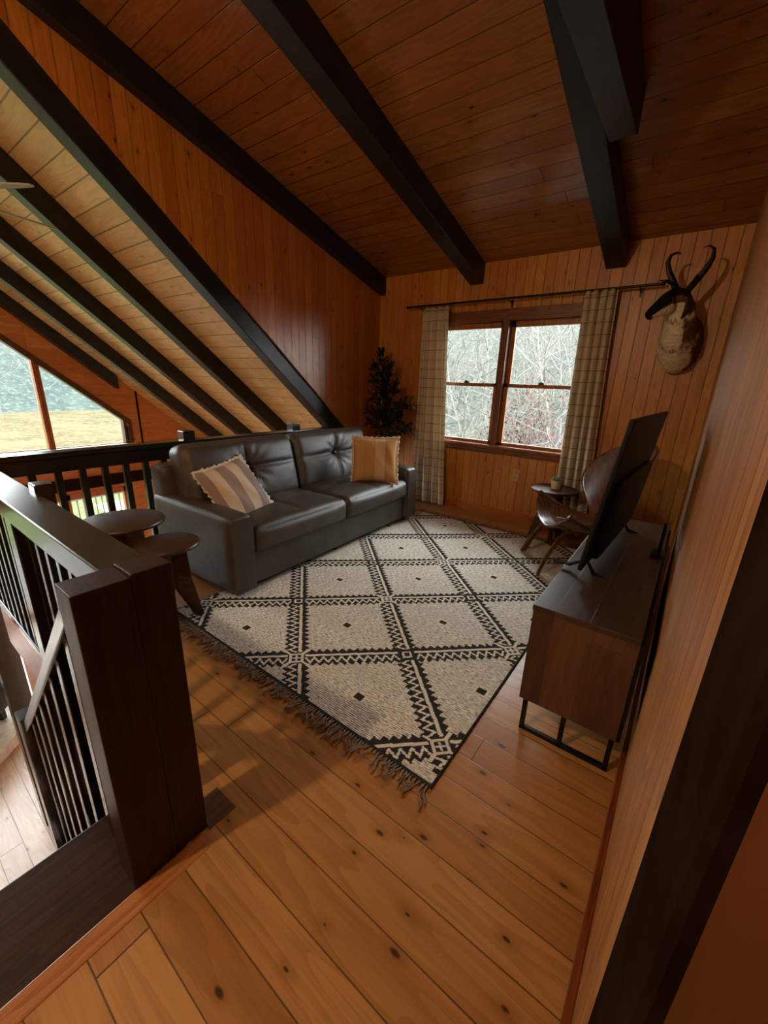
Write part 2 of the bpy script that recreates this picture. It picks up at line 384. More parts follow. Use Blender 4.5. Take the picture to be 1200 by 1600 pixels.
for (a, c) in ((WX0+.02, -1.716), (-1.652, WX1-.02)):
    for (z0, z1, yo) in ((1.375, WZ1-.03, .075), (WZ0+.015, 1.412, .042)):
        s = MB(); t = .038 if z0 > 1 else .036
        s.box(a, c, YB+yo-.016, YB+yo+.016, z0, z0+t); s.box(a, c, YB+yo-.016, YB+yo+.016, z1-(.055 if z0 > 1 else t), z1)
        s.box(a, a+.045, YB+yo-.016, YB+yo+.016, z0, z1); s.box(c-.045, c, YB+yo-.016, YB+yo+.016, z0, z1)
        so = s.build('window_sash', M_SASH, w1, bevel=.003)
        p = MB(); p.box(a+.04, c-.04, YB+yo-.002, YB+yo+.002, z0+.03, z1-.03); p.build('glass_pane', M_GLASS, so)
        if z0 < 1:
            k = MB(); mx_ = (a+c)/2; k.box(mx_-.025, mx_+.025, YB+yo-.02, YB+yo+.01, z1, z1+.018); k.box(mx_-.006, mx_+.006, YB+yo-.03, YB+yo, z1+.014, z1+.026)
            k.build('sash_lock', M_BLACK, so, bevel=.002)
# ---- gable glazing: panes follow the roof slope
w2 = empty('window_2', (0, 0, 0)); w2['kind'] = 'structure'
ys = [yl, -2.78+.0, -1.45, -.35, .75, 2.03, YW]; ys[1] = -2.73
M_GTRIM = plain('red_brown_window_trim', (.085, .032, .016), .4, var=.4, scale=15)
for i in range(len(ys)-1):
    a, c = ys[i], ys[i+1]
    poly = [(a, ZS), (c, ZS), (c, gh(c))]+([(YRIDGE, gh(YRIDGE))] if a < YRIDGE < c else [])+[(a, gh(a))]
    p = MB(); p.prism([(x, max(z, ZS+.02)) if k else (x, z) for k, (x, z) in enumerate(poly)] if False else poly, 'x', XG-.08, XG-.074)
    p.build('glass_pane', M_GLASS, w2)
for yy in ys:
    wv = .045
    f = MB(); f.box(XG-.13, XG+.005, yy-wv, yy-.012, ZS, gh(yy)+.02); f.box(XG-.10, XG-.02, yy+.012, yy+wv, ZS, gh(yy)+.02); f.box(XG-.12, XG-.03, yy-.012, yy+.012, ZS, gh(yy)+.02)
    f.build('mullion', M_SASH if YW > yy > yl else M_GTRIM, w2)
f = MB()
for s_ in (1, -1):
    e = YW if s_ > 0 else yl
    f.prism([(YRIDGE, gh(YRIDGE)+.085), (e+.085*s_, gh(e)+.085-.07), (e+.085*s_, gh(e)-.10), (e, gh(e)-.02), (YRIDGE, gh(YRIDGE)-.02)], 'x', XG-.12, XG+.022)
f.box(XG-.12, XG+.022, YW, YW+.085, ZS-.06, gh(YW)-.08); f.box(XG-.12, XG+.022, yl-.085, yl, ZS-.06, gh(yl)-.08)
f.build('window_trim', M_GTRIM, w2)
f = MB(); f.box(XG-.13, XG+.06, yl-.1, YW+.1, ZS-.045, ZS); f.build('window_sill', plain('pale_sill_paint', hexlin('C9B79C'), .35, var=.1), w2, bevel=.004)
# ---- lower glass doors
d2 = empty('door_2', (0, 0, 0)); d2['kind'] = 'structure'
M_PDOOR = solidwood('pine_door_frame', hexlin('B4703A'), hexlin('8C4C1E'), 'z', .4)
for i, (a, c) in enumerate(((-2.0, -.7), (-.7, .62), (.62, 2.04), (2.04, 3.02))):
    f = MB(); z1 = -.62
    f.box(XG-.10, XG+.015, a, a+.075, ZL, z1); f.box(XG-.10, XG+.015, c-.075, c, ZL, z1); f.box(XG-.10, XG+.015, a, c, z1-.10, z1); f.box(XG-.10, XG+.015, a, c, ZL, ZL+.12)
    fo = f.build('door_leaf' if i > 2 else 'door_leaf', M_PDOOR, d2, bevel=.003)
    p = MB(); p.box(XG-.07, XG-.064, a+.07, c-.07, ZL+.1, z1-.09); p.build('glass_pane', M_GLASS, fo)

# ------------------------------------------------------------------ beams
def beam_slope(x0, x1, y0, y1, fz, dep, name, label, cut=True):
    b = MB(); b.prism([(y0, fz(y0)), (y1, fz(y1)), (y1, fz(y1)-dep), (y0, fz(y0)-dep)], 'x', x0, x1)
    o = b.build(name, M_BEAM, bevel=.006); return tag(o, label, 'beam', 'black ceiling beams')
beam_slope(-3.325+.045, -3.195, YX+.02, YB-.005, zd, .187, 'ceiling_beam', 'black sloping ceiling beam running along the top of the panelled left wall')
beam_slope(-2.118, -1.972, YX+.02, YB-.005, zd, .187, 'ceiling_beam', 'black sloping ceiling beam ending above the left window curtain and pane')
beam_slope(-.868, -.712, YX+.02, YB-.005, zd, .187, 'ceiling_beam', 'long black sloping ceiling beam ending above the right curtain')
b = MB(); b.prism([(-1.2, 2.70), (2.955, 2.70), (2.955, zd(2.955)-.005), (1.9, zd(1.9)-.005), (1.9, 2.92), (-1.2, 2.92)], 'x', -.708, -.565)
tag(b.build('ceiling_beam', M_BEAM, bevel=.006), 'short level black beam bolted against the side of the right sloping beam', 'beam', 'black ceiling beams')
rl = ['first black rafter of the great room roof, resting against the panelled left wall',
      'second black rafter of the great room roof, counted from the panelled left wall',
      'middle black rafter of the great room roof, above the railing',
      'fourth black rafter of the great room roof, next to the one at the gable',
      'short black rafter lying against the gable wall above the slanted window']
for k in range(5):
    x1 = XL-.003-1.2*k; x0 = x1-.14
    if k == 4: x1 = -8.09; x0 = XG+.003
    y1 = 4.75 if k < 4 else 3.09
    b = MB(); dv = .225
    b.prism([(YRIDGE+.02, zr(YRIDGE+.02)-.003), (y1, zr(y1)-.003), (y1, zr(y1)-dv), (YRIDGE+.02, zr(YRIDGE+.02)-dv)], 'x', x0, x1)
    tag(b.build('rafter', M_BEAM, bevel=.006), rl[k], 'rafter', 'black rafters of the great room roof')

# ------------------------------------------------------------------ stairs and railings
M_BASEB = solidwood('brown_base_board', hexlin('6A4420'), hexlin('4A2C12'), 'y', .4)
nw = empty('newel_post', (-1.025, .32, 0), 0, 'thick dark brown double newel post at the top of the stairs', 'post')
b = MB(); b.box(-.05, .049, -.108, .0125, 0, .925); b.build('post', M_NEWEL, nw, bevel=.003)
b = MB(); b.box(-.05, .0485, .0128, .108, 0, .932); b.build('post', M_NEWEL, nw, bevel=.003)
b = MB(); b.box(-.05, .062, .108, .20, 0.0, .003); b.build('base_board', M_BASEB, nw, bevel=.002)
# level railing along the stairwell (-X)
lr = empty('stairwell_railing', (-2.2, .36, 0), 0, 'dark level railing over the stairwell with pale shine along its near face', 'railing')
b = MB(); b.box(-1.05, 1.13, -.058, .058, .885, .918); b.box(-1.05, 1.13, -.046, .05, .815, .885); b.build('top_rail', M_RAIL, lr, bevel=.005)
b = MB(); b.box(-1.05, 1.13, -.03, .03, .085, .128); b.build('bottom_rail', M_RAIL, lr, bevel=.004)
xs = [-1.075+.118*k for k in range(19)]
for x in xs:
    if .06 < x < .20: continue
    b = MB(); b.box(x-.0175, x+.0175, -.0175, .0175, .125, .82); b.build('baluster', M_RAIL, lr, bevel=.003)
b = MB(); b.box(.085, .185, -.045, .055, .004, .885); b.build('post', M_RAIL, lr, bevel=.005)
b = MB(); b.box(.08, .17, .052, .115, .80, .945); b.build('post_cap', M_RAIL, lr, bevel=.006)
# long railing beside the sofa (+Y)
lr2 = empty('loft_railing', (XL, 2.0, 0), 0, 'long dark loft railing behind the sofa overlooking the great room', 'railing')
b = MB(); b.box(-.055, .055, -1.70, 1.52, .845, .88); b.box(-.035, .035, -1.70, 1.56, .745, .845); b.build('top_rail', M_RAIL, lr2, bevel=.005)
b = MB(); b.box(-.03, .03, -1.70, 2.0, .07, .115); b.build('bottom_rail', M_RAIL, lr2, bevel=.004)
yb = .669-.1375
while yb < 3.5:
    if not (1.60 < yb < 1.76 or 2.76 < yb < 2.90):
        b = MB(); top = min(.76, zr(yb)-.26); b.box(-.02, .02, yb-2.0-.02, yb-2.0+.02, .11, top); b.build('baluster', M_RAIL, lr2, bevel=.003)
    yb += .1375
for y0 in (.30, 1.655, 2.79):
    b = MB(); b.box(-.045, .05, y0-2.0, y0-2.0+.095, .0, .955); b.build('post', M_RAIL, lr2, bevel=.006)
# stairs
st = empty('staircase', (-1.24, -.33, 0), 0, 'steep dark wooden staircase going down from the loft', 'staircase')
b = MB(); b.box(-.03, .264, -1.30, .73-.34+.32-.02, -.035, .001); b.build('landing_board', M_NOSE, st, bevel=.005, label='dark stained nosing board at the head of the stairs')
b = MB(); b.box(.0, .02, -.62, .60, -.26, -.035); b.build('riser', M_NOSE, st)
nst = 12; rise = -ZL/(nst+1); run = rise/1.13
for k in range(1, nst+1):
    x1 = -run*(k-1)-.0; b = MB(); b.box(x1-run-.03, x1, -.62, .56, -rise*k-.035, -rise*k); b.build('tread', M_NOSE, st, bevel=.004)
b = MB(); sl = 1.13
for yy in (.565, -.66):
    b = MB(); L = 2.28; b.prism([(0.02, -.03), (-L, -.03-sl*L), (-L, -.33-sl*L), (0.02, -.36)], 'y', yy, yy+.035); b.build('stringer', M_NOSE, st)
# raked handrail
hr = empty('stair_handrail', (-1.07, .25, 0), 0, 'dark sloping handrail with slim balusters descending from the newel post', 'handrail')
def hz(x): return .885+.93*x       # local x negative
b = MB(); b.prism([(0.0, hz(0)), (-1.22, hz(-1.22)), (-1.22, hz(-1.22)-.065), (0.0, hz(0)-.065)], 'y', -.034, .034); b.build('top_rail', M_RAIL, hr, bevel=.006)
b = MB(); b.prism([(-.15, -.02-.0), (-1.22, -1.10), (-1.22, -1.15), (-.15, -.07)], 'y', -.02, .02); b.build('bottom_rail', M_RAIL, hr)
for k in range(7):
    x = -.12-.158*k; zb = 0.0 if x > -.19 else -.05+1.01*(x+.17); b = MB(); b.box(x-.020, x+.020, -.020, .020, zb, hz(x)-.05); b.build('baluster', M_RAIL, hr, bevel=.003)
b = MB(); b.box(-1.31, -1.215, -.045, .045, -1.45, hz(-1.22)+.02); b.build('post', M_RAIL, hr, bevel=.005)
# lower rail post + hearth seen through the stairwell
lp = empty('lower_newel_post', (-4.02, .40, ZL), 0, 'dark post at the foot of the stairs near the hearth', 'post')
b = MB(); b.box(-.07, .07, -.07, .07, 0, 2.3); b.build('shaft', M_RAIL, lp, bevel=.006)
b = MB(); b.box(-.085, .085, -.085, .085, 2.3, 2.35); b.build('cap', M_RAIL, lp, bevel=.008)

he = empty('stone_hearth', (-5.56, .13, ZL), math.radians(43), 'low pale stone hearth slab on the lower floor below the stairs', 'hearth')
b = MB(); b.rbox((.42, .6, .075), .02, (8, 8, 3), c=(0, 0, .075)); b.build('slab', plain('beige_stone', hexlin('B9A88C'), .7, var=.3, scale=12, bumps=.3, bscale=30), he, smooth='auto')
sv = empty('wood_stove', (-5.62, .10, ZL+.15), math.radians(43), 'black iron stove standing on the pale hearth', 'stove')
b = MB(); b.rbox((.24, .30, .24), .03, (6, 6, 6), c=(0, 0, .36)); b.build('body', M_BLACK, sv, smooth='auto')
for x in (-.18, .18):
    for y in (-.22, .22):
        b = MB(); b.box(x-.03, x+.03, y-.03, y+.03, 0, .13); b.build('leg', M_BLACK, sv, bevel=.004)
b = MB(); b.box(.24, .255, -.2, .2, .2, .5); dd = b.build('door', M_BLACK, sv, bevel=.004)
b = MB(); b.box(.256, .262, -.14, .14, .27, .44); b.build('door_glass', plain('stove_glass', hexlin('9FB8B0'), .1, var=.2), dd)

# ------------------------------------------------------------------ sofa
def leather():
    g = G('charcoal_leather'); g.xyz()
    n = g.noise(g.coord, 5.0, 4.0); c = g.mix(g.sstep(n, .3, .7), (.046, .036, .029), (.070, .056, .046))
    vo = g.n('TexVoronoi', feature='DISTANCE_TO_EDGE'); vo.inputs['Scale'].default_value = 160; g.put(vo.inputs['Vector'], g.coord)
    wr = g.noise(g.coord, 16.0, 4.0, .6)
    g.bump(g.M('ADD', g.M('MULTIPLY', vo.outputs[0], .8), g.M('MULTIPLY', wr, 1.4)), .35, .006)
    return g.fin(c, g.M('ADD', .33, g.M('MULTIPLY', n, .2)), spec=.55)
M_LEA = leather()
sf = empty('sofa', (-2.105, 1.28, 0), math.radians(1.9), 'dark charcoal leather two-cushion sofa with tufted back, standing along the railing', 'sofa')
b = MB(); b.rbox((.42, .93, .115), .015, (4, 6, 3), c=(-.445, 1.105, .17)); b.build('base', M_LEA, sf, smooth='auto')
def armfn(p, q):
    if q.z > .2: p.z += .012*(1-q.x**2)*(1-q.y**2)
    return p
for yc, s_ in ((.0875, -1), (2.1225, 1)):
    b = MB(); b.rbox((.46, .0875, .26), .035, (14, 8, 10), armfn, c=(-.455, yc, .305)); ao = b.build('arm', M_LEA, sf, smooth=True)
    b = MB(); b.rbox((.006, .080, .25), .005, (2, 4, 6), c=(.008, yc, .30)); b.build('arm_front_panel', M_LEA, ao, smooth='auto')
for i, yc in enumerate((.640, 1.570)):
    def seatfn(p, q):
        if q.z > 0: p.z += .030*(1-q.x**4)*(1-q.y**4)*q.z
        # crease across the seat
        if q.z > .3: p.z -= .016*math.exp(-((p.x-.0)/.022)**2)*(1-abs(q.y)**6) + .016*math.exp(-((p.y)/.02)**2)*(1-abs(q.x)**6)
        if q.x > .3: p.x += .022*(1-q.y**4)*(1-abs(q.z)**3)*q.x
        return p
    b = MB(); b.rbox((.345, .463, .09), .045, (40, 44, 10), seatfn, c=(-.335, yc, .368)); b.build('seat_cushion', M_LEA, sf, smooth=True)
b = MB(); b.rbox((.09, 1.09, .36), .04, (6, 16, 12), c=(-.84, 1.105, .42)); b.build('back_frame', M_LEA, sf, smooth=True)
for i, yc in enumerate((.600, 1.622)):
    def backfn(p, q):
        if q.x > 0:
            pf = .055*(1-abs(q.y)**3)*(1-abs(q.z)**3)*q.x
            y, z = p.y, p.z-.03; rr_ = math.hypot(y/.11, z/.095)
            tf = .095*math.exp(-rr_*1.3)
            an = math.atan2(z, y)
            tf += .020*math.exp(-((math.hypot(y, z)-.08)/.09)**2)*(math.cos(an*6+.6*i)**6)
            edge = (1-abs(q.y)**8)*(1-abs(q.z)**8)
            tf += .026*edge*(math.exp(-(z/.018)**2)+math.exp(-(y/.018)**2))
            p.x += (pf-tf*edge)*q.x
        if q.z > .6: p.x -= .03*(q.z-.6)
        return p
    Mx = Matrix.Translation((-.675, yc, .665)) @ Matrix.Rotation(math.radians(-13), 4, 'Y')
    b = MB(); b.rbox((.105, .508, .262), .075, (14, 60, 44), backfn, M=Mx); b.build('back_cushion', M_LEA, sf, smooth=True)
    b = MB(); b.lathe([(0.001, -.008), (.012, -.006), (.016, 0), (.012, .006), (.001, .008)], seg=12)
    bo = b.build('button', M_LEA, sf, smooth=True); bo.matrix_local = Mx @ Matrix.Translation((.093, 0, .03)) @ Matrix.Rotation(PI/2, 4, 'Y')
for x in (-.07, -.84):
    for y in (.10, 2.11):
        b = MB(); b.lathe([(.02, 0), (.032, .055)], (x, y, 0), 12); b.build('foot', M_BLACK, sf)

# ------------------------------------------------------------------ pillows
def pillow_mat(name, cols, wd):
    g = G(name); x, y, z = g.xyz()
    u = g.M('ADD', g.M('DIVIDE', x, wd), 50.0); k = g.M('FLOORED_MODULO' if False else 'MODULO', g.M('FLOOR', u), float(len(cols)))
    c = cols[0]
    for i in range(1, len(cols)):
        c = g.mix(g.M('COMPARE', k, float(i), .1), c, cols[i])
    n = g.noise(g.vec(g.M('MULTIPLY', x, 500), g.M('MULTIPLY', y, 160), 0.0), 1.0, 2.0)
    c = g.mix(g.M('MULTIPLY', n, .25), c, (.25, .2, .16))
    e = g.M('FRACT', u); ed = g.sstep(g.M('MINIMUM', e, g.M('SUBTRACT', 1.0, e)), .0, .05, .35, 0.0)
    c = g.mix(ed, c, (.16, .10, .07)); g.bump(n, .3, .002)
    return g.fin(c, .85, spec=.2)
M_RUF = plain('cream_ruffle_cloth', hexlin('DCCBB8'), .85, var=.12, scale=40, spec=.2)
def pillow(name, Mx, size, thick, mat, label):
    root = empty(name, (0, 0, 0), 0, label, 'pillow', 'striped throw pillows on the sofa'); root.matrix_world = Mx
    h = size/2; b = MB(); N = 28
    def P(u, v, s):
        a, c = 2*u-1, 2*v-1
        e = (1-abs(a)**3.0)*(1-abs(c)**3.0); t = thick*.5*max(e, 0)**.55
        pin = 1-.075*(1-c*c)*abs(a)**3; pin2 = 1-.075*(1-a*a)*abs(c)**3
        wr = .006*math.sin(a*9+c*5)*e
        return (a*h*pin, c*h*pin2, s*(t+wr+.0005))
    b.grid(lambda u, v: P(u, v, 1), N, N); b.grid(lambda u, v: P(u, v, -1), N, N)
    b.build('cover', mat, root, smooth=True)
    # gathered ruffle round the edge
    pts = []
    n = 240
    for k in range(n):
        t = 4*k/n; s_ = int(t); f = t-s_
        a, c = ((2*f-1, -1), (1, 2*f-1), (1-2*f, 1), (-1, 1-2*f))[s_]
        p = Vector(P((a+1)/2, (c+1)/2, 1)); p.z = 0
        d = Vector((a**5, c**5, 0)).normalized(); pts.append((p, d, k))
    vs = []; fs = []
    for p, d, k in pts:
        wv = .007*math.sin(k*1.35)+.004*math.sin(k*.53)
        vs += [p-d*.008, p+d*.010+Vector((0, 0, wv*.6)), p+d*(.019+.004*math.sin(k*.9))+Vector((0, 0, wv))]
    for k in range(n):
        j = (k+1) % n
        fs += [(3*k, 3*j, 3*j+1, 3*k+1), (3*k+1, 3*j+1, 3*j+2, 3*k+2)]
    b = MB(); b.add(vs, fs); b.build('ruffle', M_RUF, root, smooth=True, solid=.002)
    return root
def frame(o, xdir, zdir):
    z = Vector(zdir).normalized(); x = Vector(xdir); x = (x-z*x.dot(z)).normalized(); y = z.cross(x)
    M_ = Matrix((x, y, z)).transposed().to_4x4(); M_.translation = o; return M_
MP1 = pillow_mat('striped_cloth_grey', [hexlin('D8BFA0'), hexlin('9C8478'), hexlin('D8BFA4'), hexlin('9A847C')], .088)
MP2 = pillow_mat('striped_cloth_ochre', [hexlin('C89A60'), hexlin('C49458'), hexlin('D2B088'), hexlin('BC8850')], .098)
# left pillow leans against the back and the near arm
pillow('throw_pillow', frame((-2.505, 1.612, .607), (-.232, .966, .114), (.806, .125, .579)), .45, .15, MP1, 'cream and grey striped ruffled pillow leaning at the near end of the sofa')
pillow('throw_pillow', frame((-2.36, 3.02, .672), (.814, .581, .006), (.549, -.773, .318)), .435, .15, MP2, 'ochre striped ruffled pillow standing upright at the far end of the sofa')

# ------------------------------------------------------------------ rug
def build_rug():
    x0, x1, y0, y1 = -2.30, -.475, .985, 3.765
    st_ = .005; nx = int(round((x1-x0)/st_)); ny = int(round((y1-y0)/st_))
    X = np.linspace(x0, x1, nx+1); Y = np.linspace(y0, y1, ny+1); XX, YY = np.meshgrid(X, Y)
    ax, ay = .425, .391; xc, yc = -.96, 1.158
    # diagonal coordinates: integer lines of p and q are the band centres
    p = ((XX-xc)/ax+(YY-yc)/ay)/2+.5; q = ((XX-xc)/ax-(YY-yc)/ay)/2+.5
    nl = math.hypot(1/ax, 1/ay)/2
    def band(c, t, flip):
        s = (c-np.round(c))/nl                     # metres across the band
        s = s*flip; t = t/nl/2*1.0
        tri = np.abs(((t/.040) % 1)*2-1)
        tw = .043+.026*tri
        black = np.abs(s) < tw
        cream = np.abs(s-.018) < .0072
        zz = (np.abs(((t/.046) % 1)*2-1)-.5)*.040
        cream |= np.abs(s+.020-zz) < .0080
        return black, cream
    b1, c1 = band(p, q*2, 1); b2, c2 = band(q, p*2, -1)
    black = b1 | b2; cream = (c1 & b1) | (c2 & b2)
    # keep crossings tidy
    s1 = np.abs(p-np.round(p))/nl; s2 = np.abs(q-np.round(q))/nl
    cross = (s1 < .046) & (s2 < .046)
    cream &= ~(cross)
    keep = (np.abs(s1-.017) < .006)
    # node motifs
    ip = np.round(p); iq = np.round(q)
    nodex = xc+((ip-.5)+(iq-.5))*ax; nodey = yc+((ip-.5)-(iq-.5))*ay
    dx = XX-nodex; dy = YY-nodey
    col_i = np.round((nodex-(-1.385))/ax).astype(int)
    star = (col_i % 2 == 0)
    m1 = star & (np.abs(np.abs(dx)+np.abs(dy)-.042) < .008)
    m2 = star & ((np.abs(dx-dy) < .006) | (np.abs(dx+dy) < .006)) & (np.hypot(dx, dy) > .0) & (np.hypot(dx, dy) < .020)
    m3 = star & ((np.abs(dx) < .006) | (np.abs(dy) < .006)) & (np.hypot(dx, dy) < .085) & (np.hypot(dx, dy) > .045)
    m4 = (~star) & cross & (np.abs(np.abs(dx)+np.abs(dy)-.028) < .006)
    cream |= m1 | m2 | m3 | m4
    # centre lozenges
    cp = np.floor(p)+.5; cq = np.floor(q)+.5
    cxx = xc+((cp-.5)+(cq-.5))*ax; cyy = yc+((cp-.5)-(cq-.5))*ay
    ddx = np.abs(XX-cxx); ddy = np.abs(YY-cyy)
    cb = (ddx < .024) & (ddy < .019); cw = (ddx < .031) & (ddy < .026) & ~cb
    # plain black selvedge
    edge = (YY < y0+.012) | (YY > y1-.012) | (XX < x0+.008) | (XX > x1-.010)
    ends = (YY < y0+.05) | (YY > y1-.05)
    pat = np.full(XX.shape, .5)
    pat[black] = 0.0; pat[cream] = 1.0; pat[cw] = 1.0; pat[cb] = 0.0; pat[edge] = 0.0
    rng = np.random.default_rng(3)
    ZZ = .009+.0012*np.sin(YY*900)*0+.0015*(np.sin(XX*5.1+YY*2.2)+np.sin(YY*7.3))*.5
    ZZ = np.maximum(ZZ, .007)
    nv = (nx+1)*(ny+1)
    co_ = np.stack([XX-(-1.4), YY-2.37, ZZ], -1).reshape(-1, 3)
    me = bpy.data.meshes.new('pile')
    i, j = np.meshgrid(np.arange(nx), np.arange(ny)); a = (j*(nx+1)+i).ravel()
    fs = np.stack([a, a+1, a+nx+2, a+nx+1], -1)
    me.vertices.add(nv); me.vertices.foreach_set('co', co_.ravel())
    me.loops.add(fs.size); me.polygons.add(len(fs))
    me.polygons.foreach_set('loop_start', np.arange(len(fs))*4); me.polygons.foreach_set('loop_total', np.full(len(fs), 4))
    me.loops.foreach_set('vertex_index', fs.ravel()); me.update(calc_edges=True)
    at = me.attributes.new('pattern', 'FLOAT', 'POINT'); at.data.foreach_set('value', pat.ravel().astype(np.float32))
    g = G('woven_rug'); x, y, z = g.xyz(); an = g.n('Attribute', attribute_name='pattern'); f = an.outputs['Fac']
    n1 = g.noise(g.vec(g.M('MULTIPLY', x, 38), g.M('MULTIPLY', y, 210), 0.0), 1.0, 2.0, .6)
    n2 = g.noise(g.vec(g.M('MULTIPLY', x, 2.5), g.M('MULTIPLY', y, 9), 3.0), 1.0, 2.0)
    beige = g.mix(g.sstep(n1, .42, .62), hexlin('F0E9DC'), hexlin('9A9082'))
    beige = g.mix(g.M('MULTIPLY', g.sstep(n2, .4, .7), .35), beige, hexlin('C4B8A6'))
    blk = g.mix(g.noise(g.coord, 60, 2.0), hexlin('1E1B1B'), hexlin('3A3532'))
    crm = g.mix(g.noise(g.coord, 90, 2.0), hexlin('F4ECDC'), hexlin('D2C6B0'))
    c = g.mix(g.sstep(f, .12, .38), blk, beige); c = g.mix(g.sstep(f, .62, .86), c, crm)
    rows = g.M('SINE', g.M('MULTIPLY', y, 2*PI/.0095))
    g.bump(g.M('ADD', g.M('MULTIPLY', rows, .5), n1), .6, .004)
    me.materials.append(g.fin(c, .92, spec=.15))
    root = empty('area_rug', (-1.4, 2.37, 0), 0, 'large beige woven rug with black zigzag diamond lattice and fringe', 'rug')
    o = bpy.data.objects.new('pile', me); COL.objects.link(o); o.parent = root
    me.polygons.foreach_set('use_smooth', [True]*len(fs))
    b = MB(); b.box(x0+1.4, x1+1.4, y0-2.37, y1-2.37, .0015, .0065); b.build('backing', plain('rug_backing', (.03, .027, .025), .9), root)
    # fringe: uncountable threads, one mesh
    for yy, sg in ((y0, -1), (y1, 1)):
        b = MB(); x = x0+.01
        while x < x1-.01:
            L = random.uniform(.055, .10); dxx = random.uniform(-.03, .03); k = random.uniform(-.02, .02)
            pts = [(x+1.4, yy-2.37, .006), (x+1.4+random.uniform(-.006, .006), yy-2.37+sg*.018, .007)]
            for t in (.4, .7, 1.0): pts.append((x+1.4+dxx*t+k*math.sin(t*6), yy-2.37+sg*L*t, .0045+random.uniform(0, .006)))
            b.tube(pts, [.0035, .0042, .0028, .0026, .0016], 5)
            if random.random() < .8:
                pts2 = [(a_+random.uniform(-.012, .012), b_+random.uniform(-.006, .006), c_) for a_, b_, c_ in pts[1:]]; b.tube(pts2, .0018, 4)
            x += random.uniform(.010, .019)
        fo = b.build('fringe', plain('fringe_yarn', hexlin('8E7A68'), .9, var=.45, scale=30), root, smooth=True); fo['kind'] = 'stuff'
build_rug()

# ------------------------------------------------------------------ side tables near the sofa
M_TABLE = solidwood('dark_table_wood', hexlin('4A2C18'), hexlin('2A170C'), 'x', .38)
def fins(t, h, r, n, a0=0.0):
    for k in range(n):
        Mf = Matrix.Rotation(a0+2*PI*k/n, 4, 'Z'); th = .013
        pr_ = [(.0, h), (r*.52, h), (r*.60, h*.55), (r*.88, 0), (r*.60, 0), (r*.10, h*.40), (0, h*.5)]
        vs = [Mf @ Vector((p[0], s_*th, p[1])) for s_ in (-1, 1) for p in pr_]; m_ = len(pr_)
        b = MB(); b.add(vs, [tuple(range(m_-1, -1, -1)), tuple(range(m_, 2*m_))]+[(i, (i+1) % m_, m_+(i+1) % m_, m_+i) for i in range(m_)]); b.build('leg', M_TABLE, t, bevel=.003)
def side_table(x, y, h, r, rz, label, legs=3):
    t = empty('side_table', (x, y, 0), rz, label, 'side table')
    b = MB(); b.lathe([(r-.03, -.030), (r-.004, -.022), (r, -.010), (r-.004, -.002), (r-.012, 0)], (0, 0, h), 56); b.build('table_top', M_TABLE, t, smooth='auto')
    fins(t, h-.03, r, legs)
    return t
side_table(-2.57, .885, .56, .225, .5, 'taller round dark wood side table at the near end of the sofa, by the railing')
side_table(-2.19, .955, .50, .165, 1.2, 'lower round dark wood side table tucked between sofa arm and newel post')

# ------------------------------------------------------------------ curtains, rod
def curtain(name, xt0, xt1, xb0, xb1, ztop, zbot, nf, label, seed):
    rnd = random.Random(seed); ph = rnd.uniform(0, 6); NU = 120; NV = 60
    root = empty(name, ((xt0+xt1)/2, 4.125, 0), 0, label, 'curtain', 'plaid curtains at the loft window'); ox = (xt0+xt1)/2
    def P(u, v):
        z = ztop+(zbot-ztop)*v
        xa = xt0+(xb0-xt0)*v**1.3; xb = xt1+(xb1-xt1)*v**1.3
        uu = u+.02*math.sin(u*11+v*2.0+seed); am = .026+.012*v
        y = am*math.sin(uu*nf*2*PI+ph)+.008*math.sin(uu*nf*4*PI+1+v*2)
        x = xa+(xb-xa)*u+.010*math.cos(uu*nf*2*PI+ph)
        return (x-ox, y, z)
    b = MB(); b.grid(P, NU, NV)
    o = b.build('panel', M_CURT, root, smooth=True, solid=.003)
    uvl = o.data.uv_layers.new(name='cloth'); 
    # arc-length cloth coordinates
    cum = [0]
    for i in range(NU):
        a = Vector(P(i/NU, .5)); c = Vector(P((i+1)/NU, .5)); cum.append(cum[-1]+(c-a).length)
    for lp_ in o.data.loops:
        vi = lp_.vertex_index; i = vi % (NU+1); j = vi//(NU+1)
        uvl.data[lp_.index].uv = (cum[i], (1-j/NV)*(ztop-zbot))
    b = MB(); b.grid(lambda u, v: tuple(a+c for a, c in zip(P(u, 0), (0, 0, .03*(1-v)))), NU, 1); b.build('heading', M_CURT2, root, smooth=True, solid=.004)
    return root
g = G('plaid_curtain_cloth'); tc = g.n('TexCoord'); sp = g.n('SeparateXYZ'); g.t.links.new(tc.outputs['UV'], sp.inputs[0]); u, v = sp.outputs[0], sp.outputs[1]
base = g.mix(g.noise(g.vec(g.M('MULTIPLY', u, 300), g.M('MULTIPLY', v, 300), 0.0), 1.0, 2.0), hexlin('E0D2B8'), hexlin('C8B698'))
def ln(c, per, wd, off=0.0):
    e = g.M('FRACT', g.M('DIVIDE', g.M('ADD', c, off), per)); return g.M('LESS_THAN', g.M('ABSOLUTE', g.M('SUBTRACT', e, .5)), wd/per/2)
l1 = g.M('MAXIMUM', ln(u, .105, .0045), ln(v, .098, .0065)); l2 = g.M('MAXIMUM', ln(u, .105, .003, .018), ln(v, .098, .003, .016))
base = g.mix(g.M('MULTIPLY', l1, .72), base, hexlin('4C3A2C')); base = g.mix(g.M('MULTIPLY', l2, .25), base, hexlin('6A5844'))
g.bump(g.noise(g.vec(g.M('MULTIPLY', u, 700), g.M('MULTIPLY', v, 700), 0.0), 1.0, 1.0), .2, .001)
M_CURT = g.fin(base, .9, spec=.15)
trn = g.n('BsdfTranslucent'); g.put(trn.inputs[0], base); mxs = g.n('MixShader'); mxs.inputs[0].default_value = .22
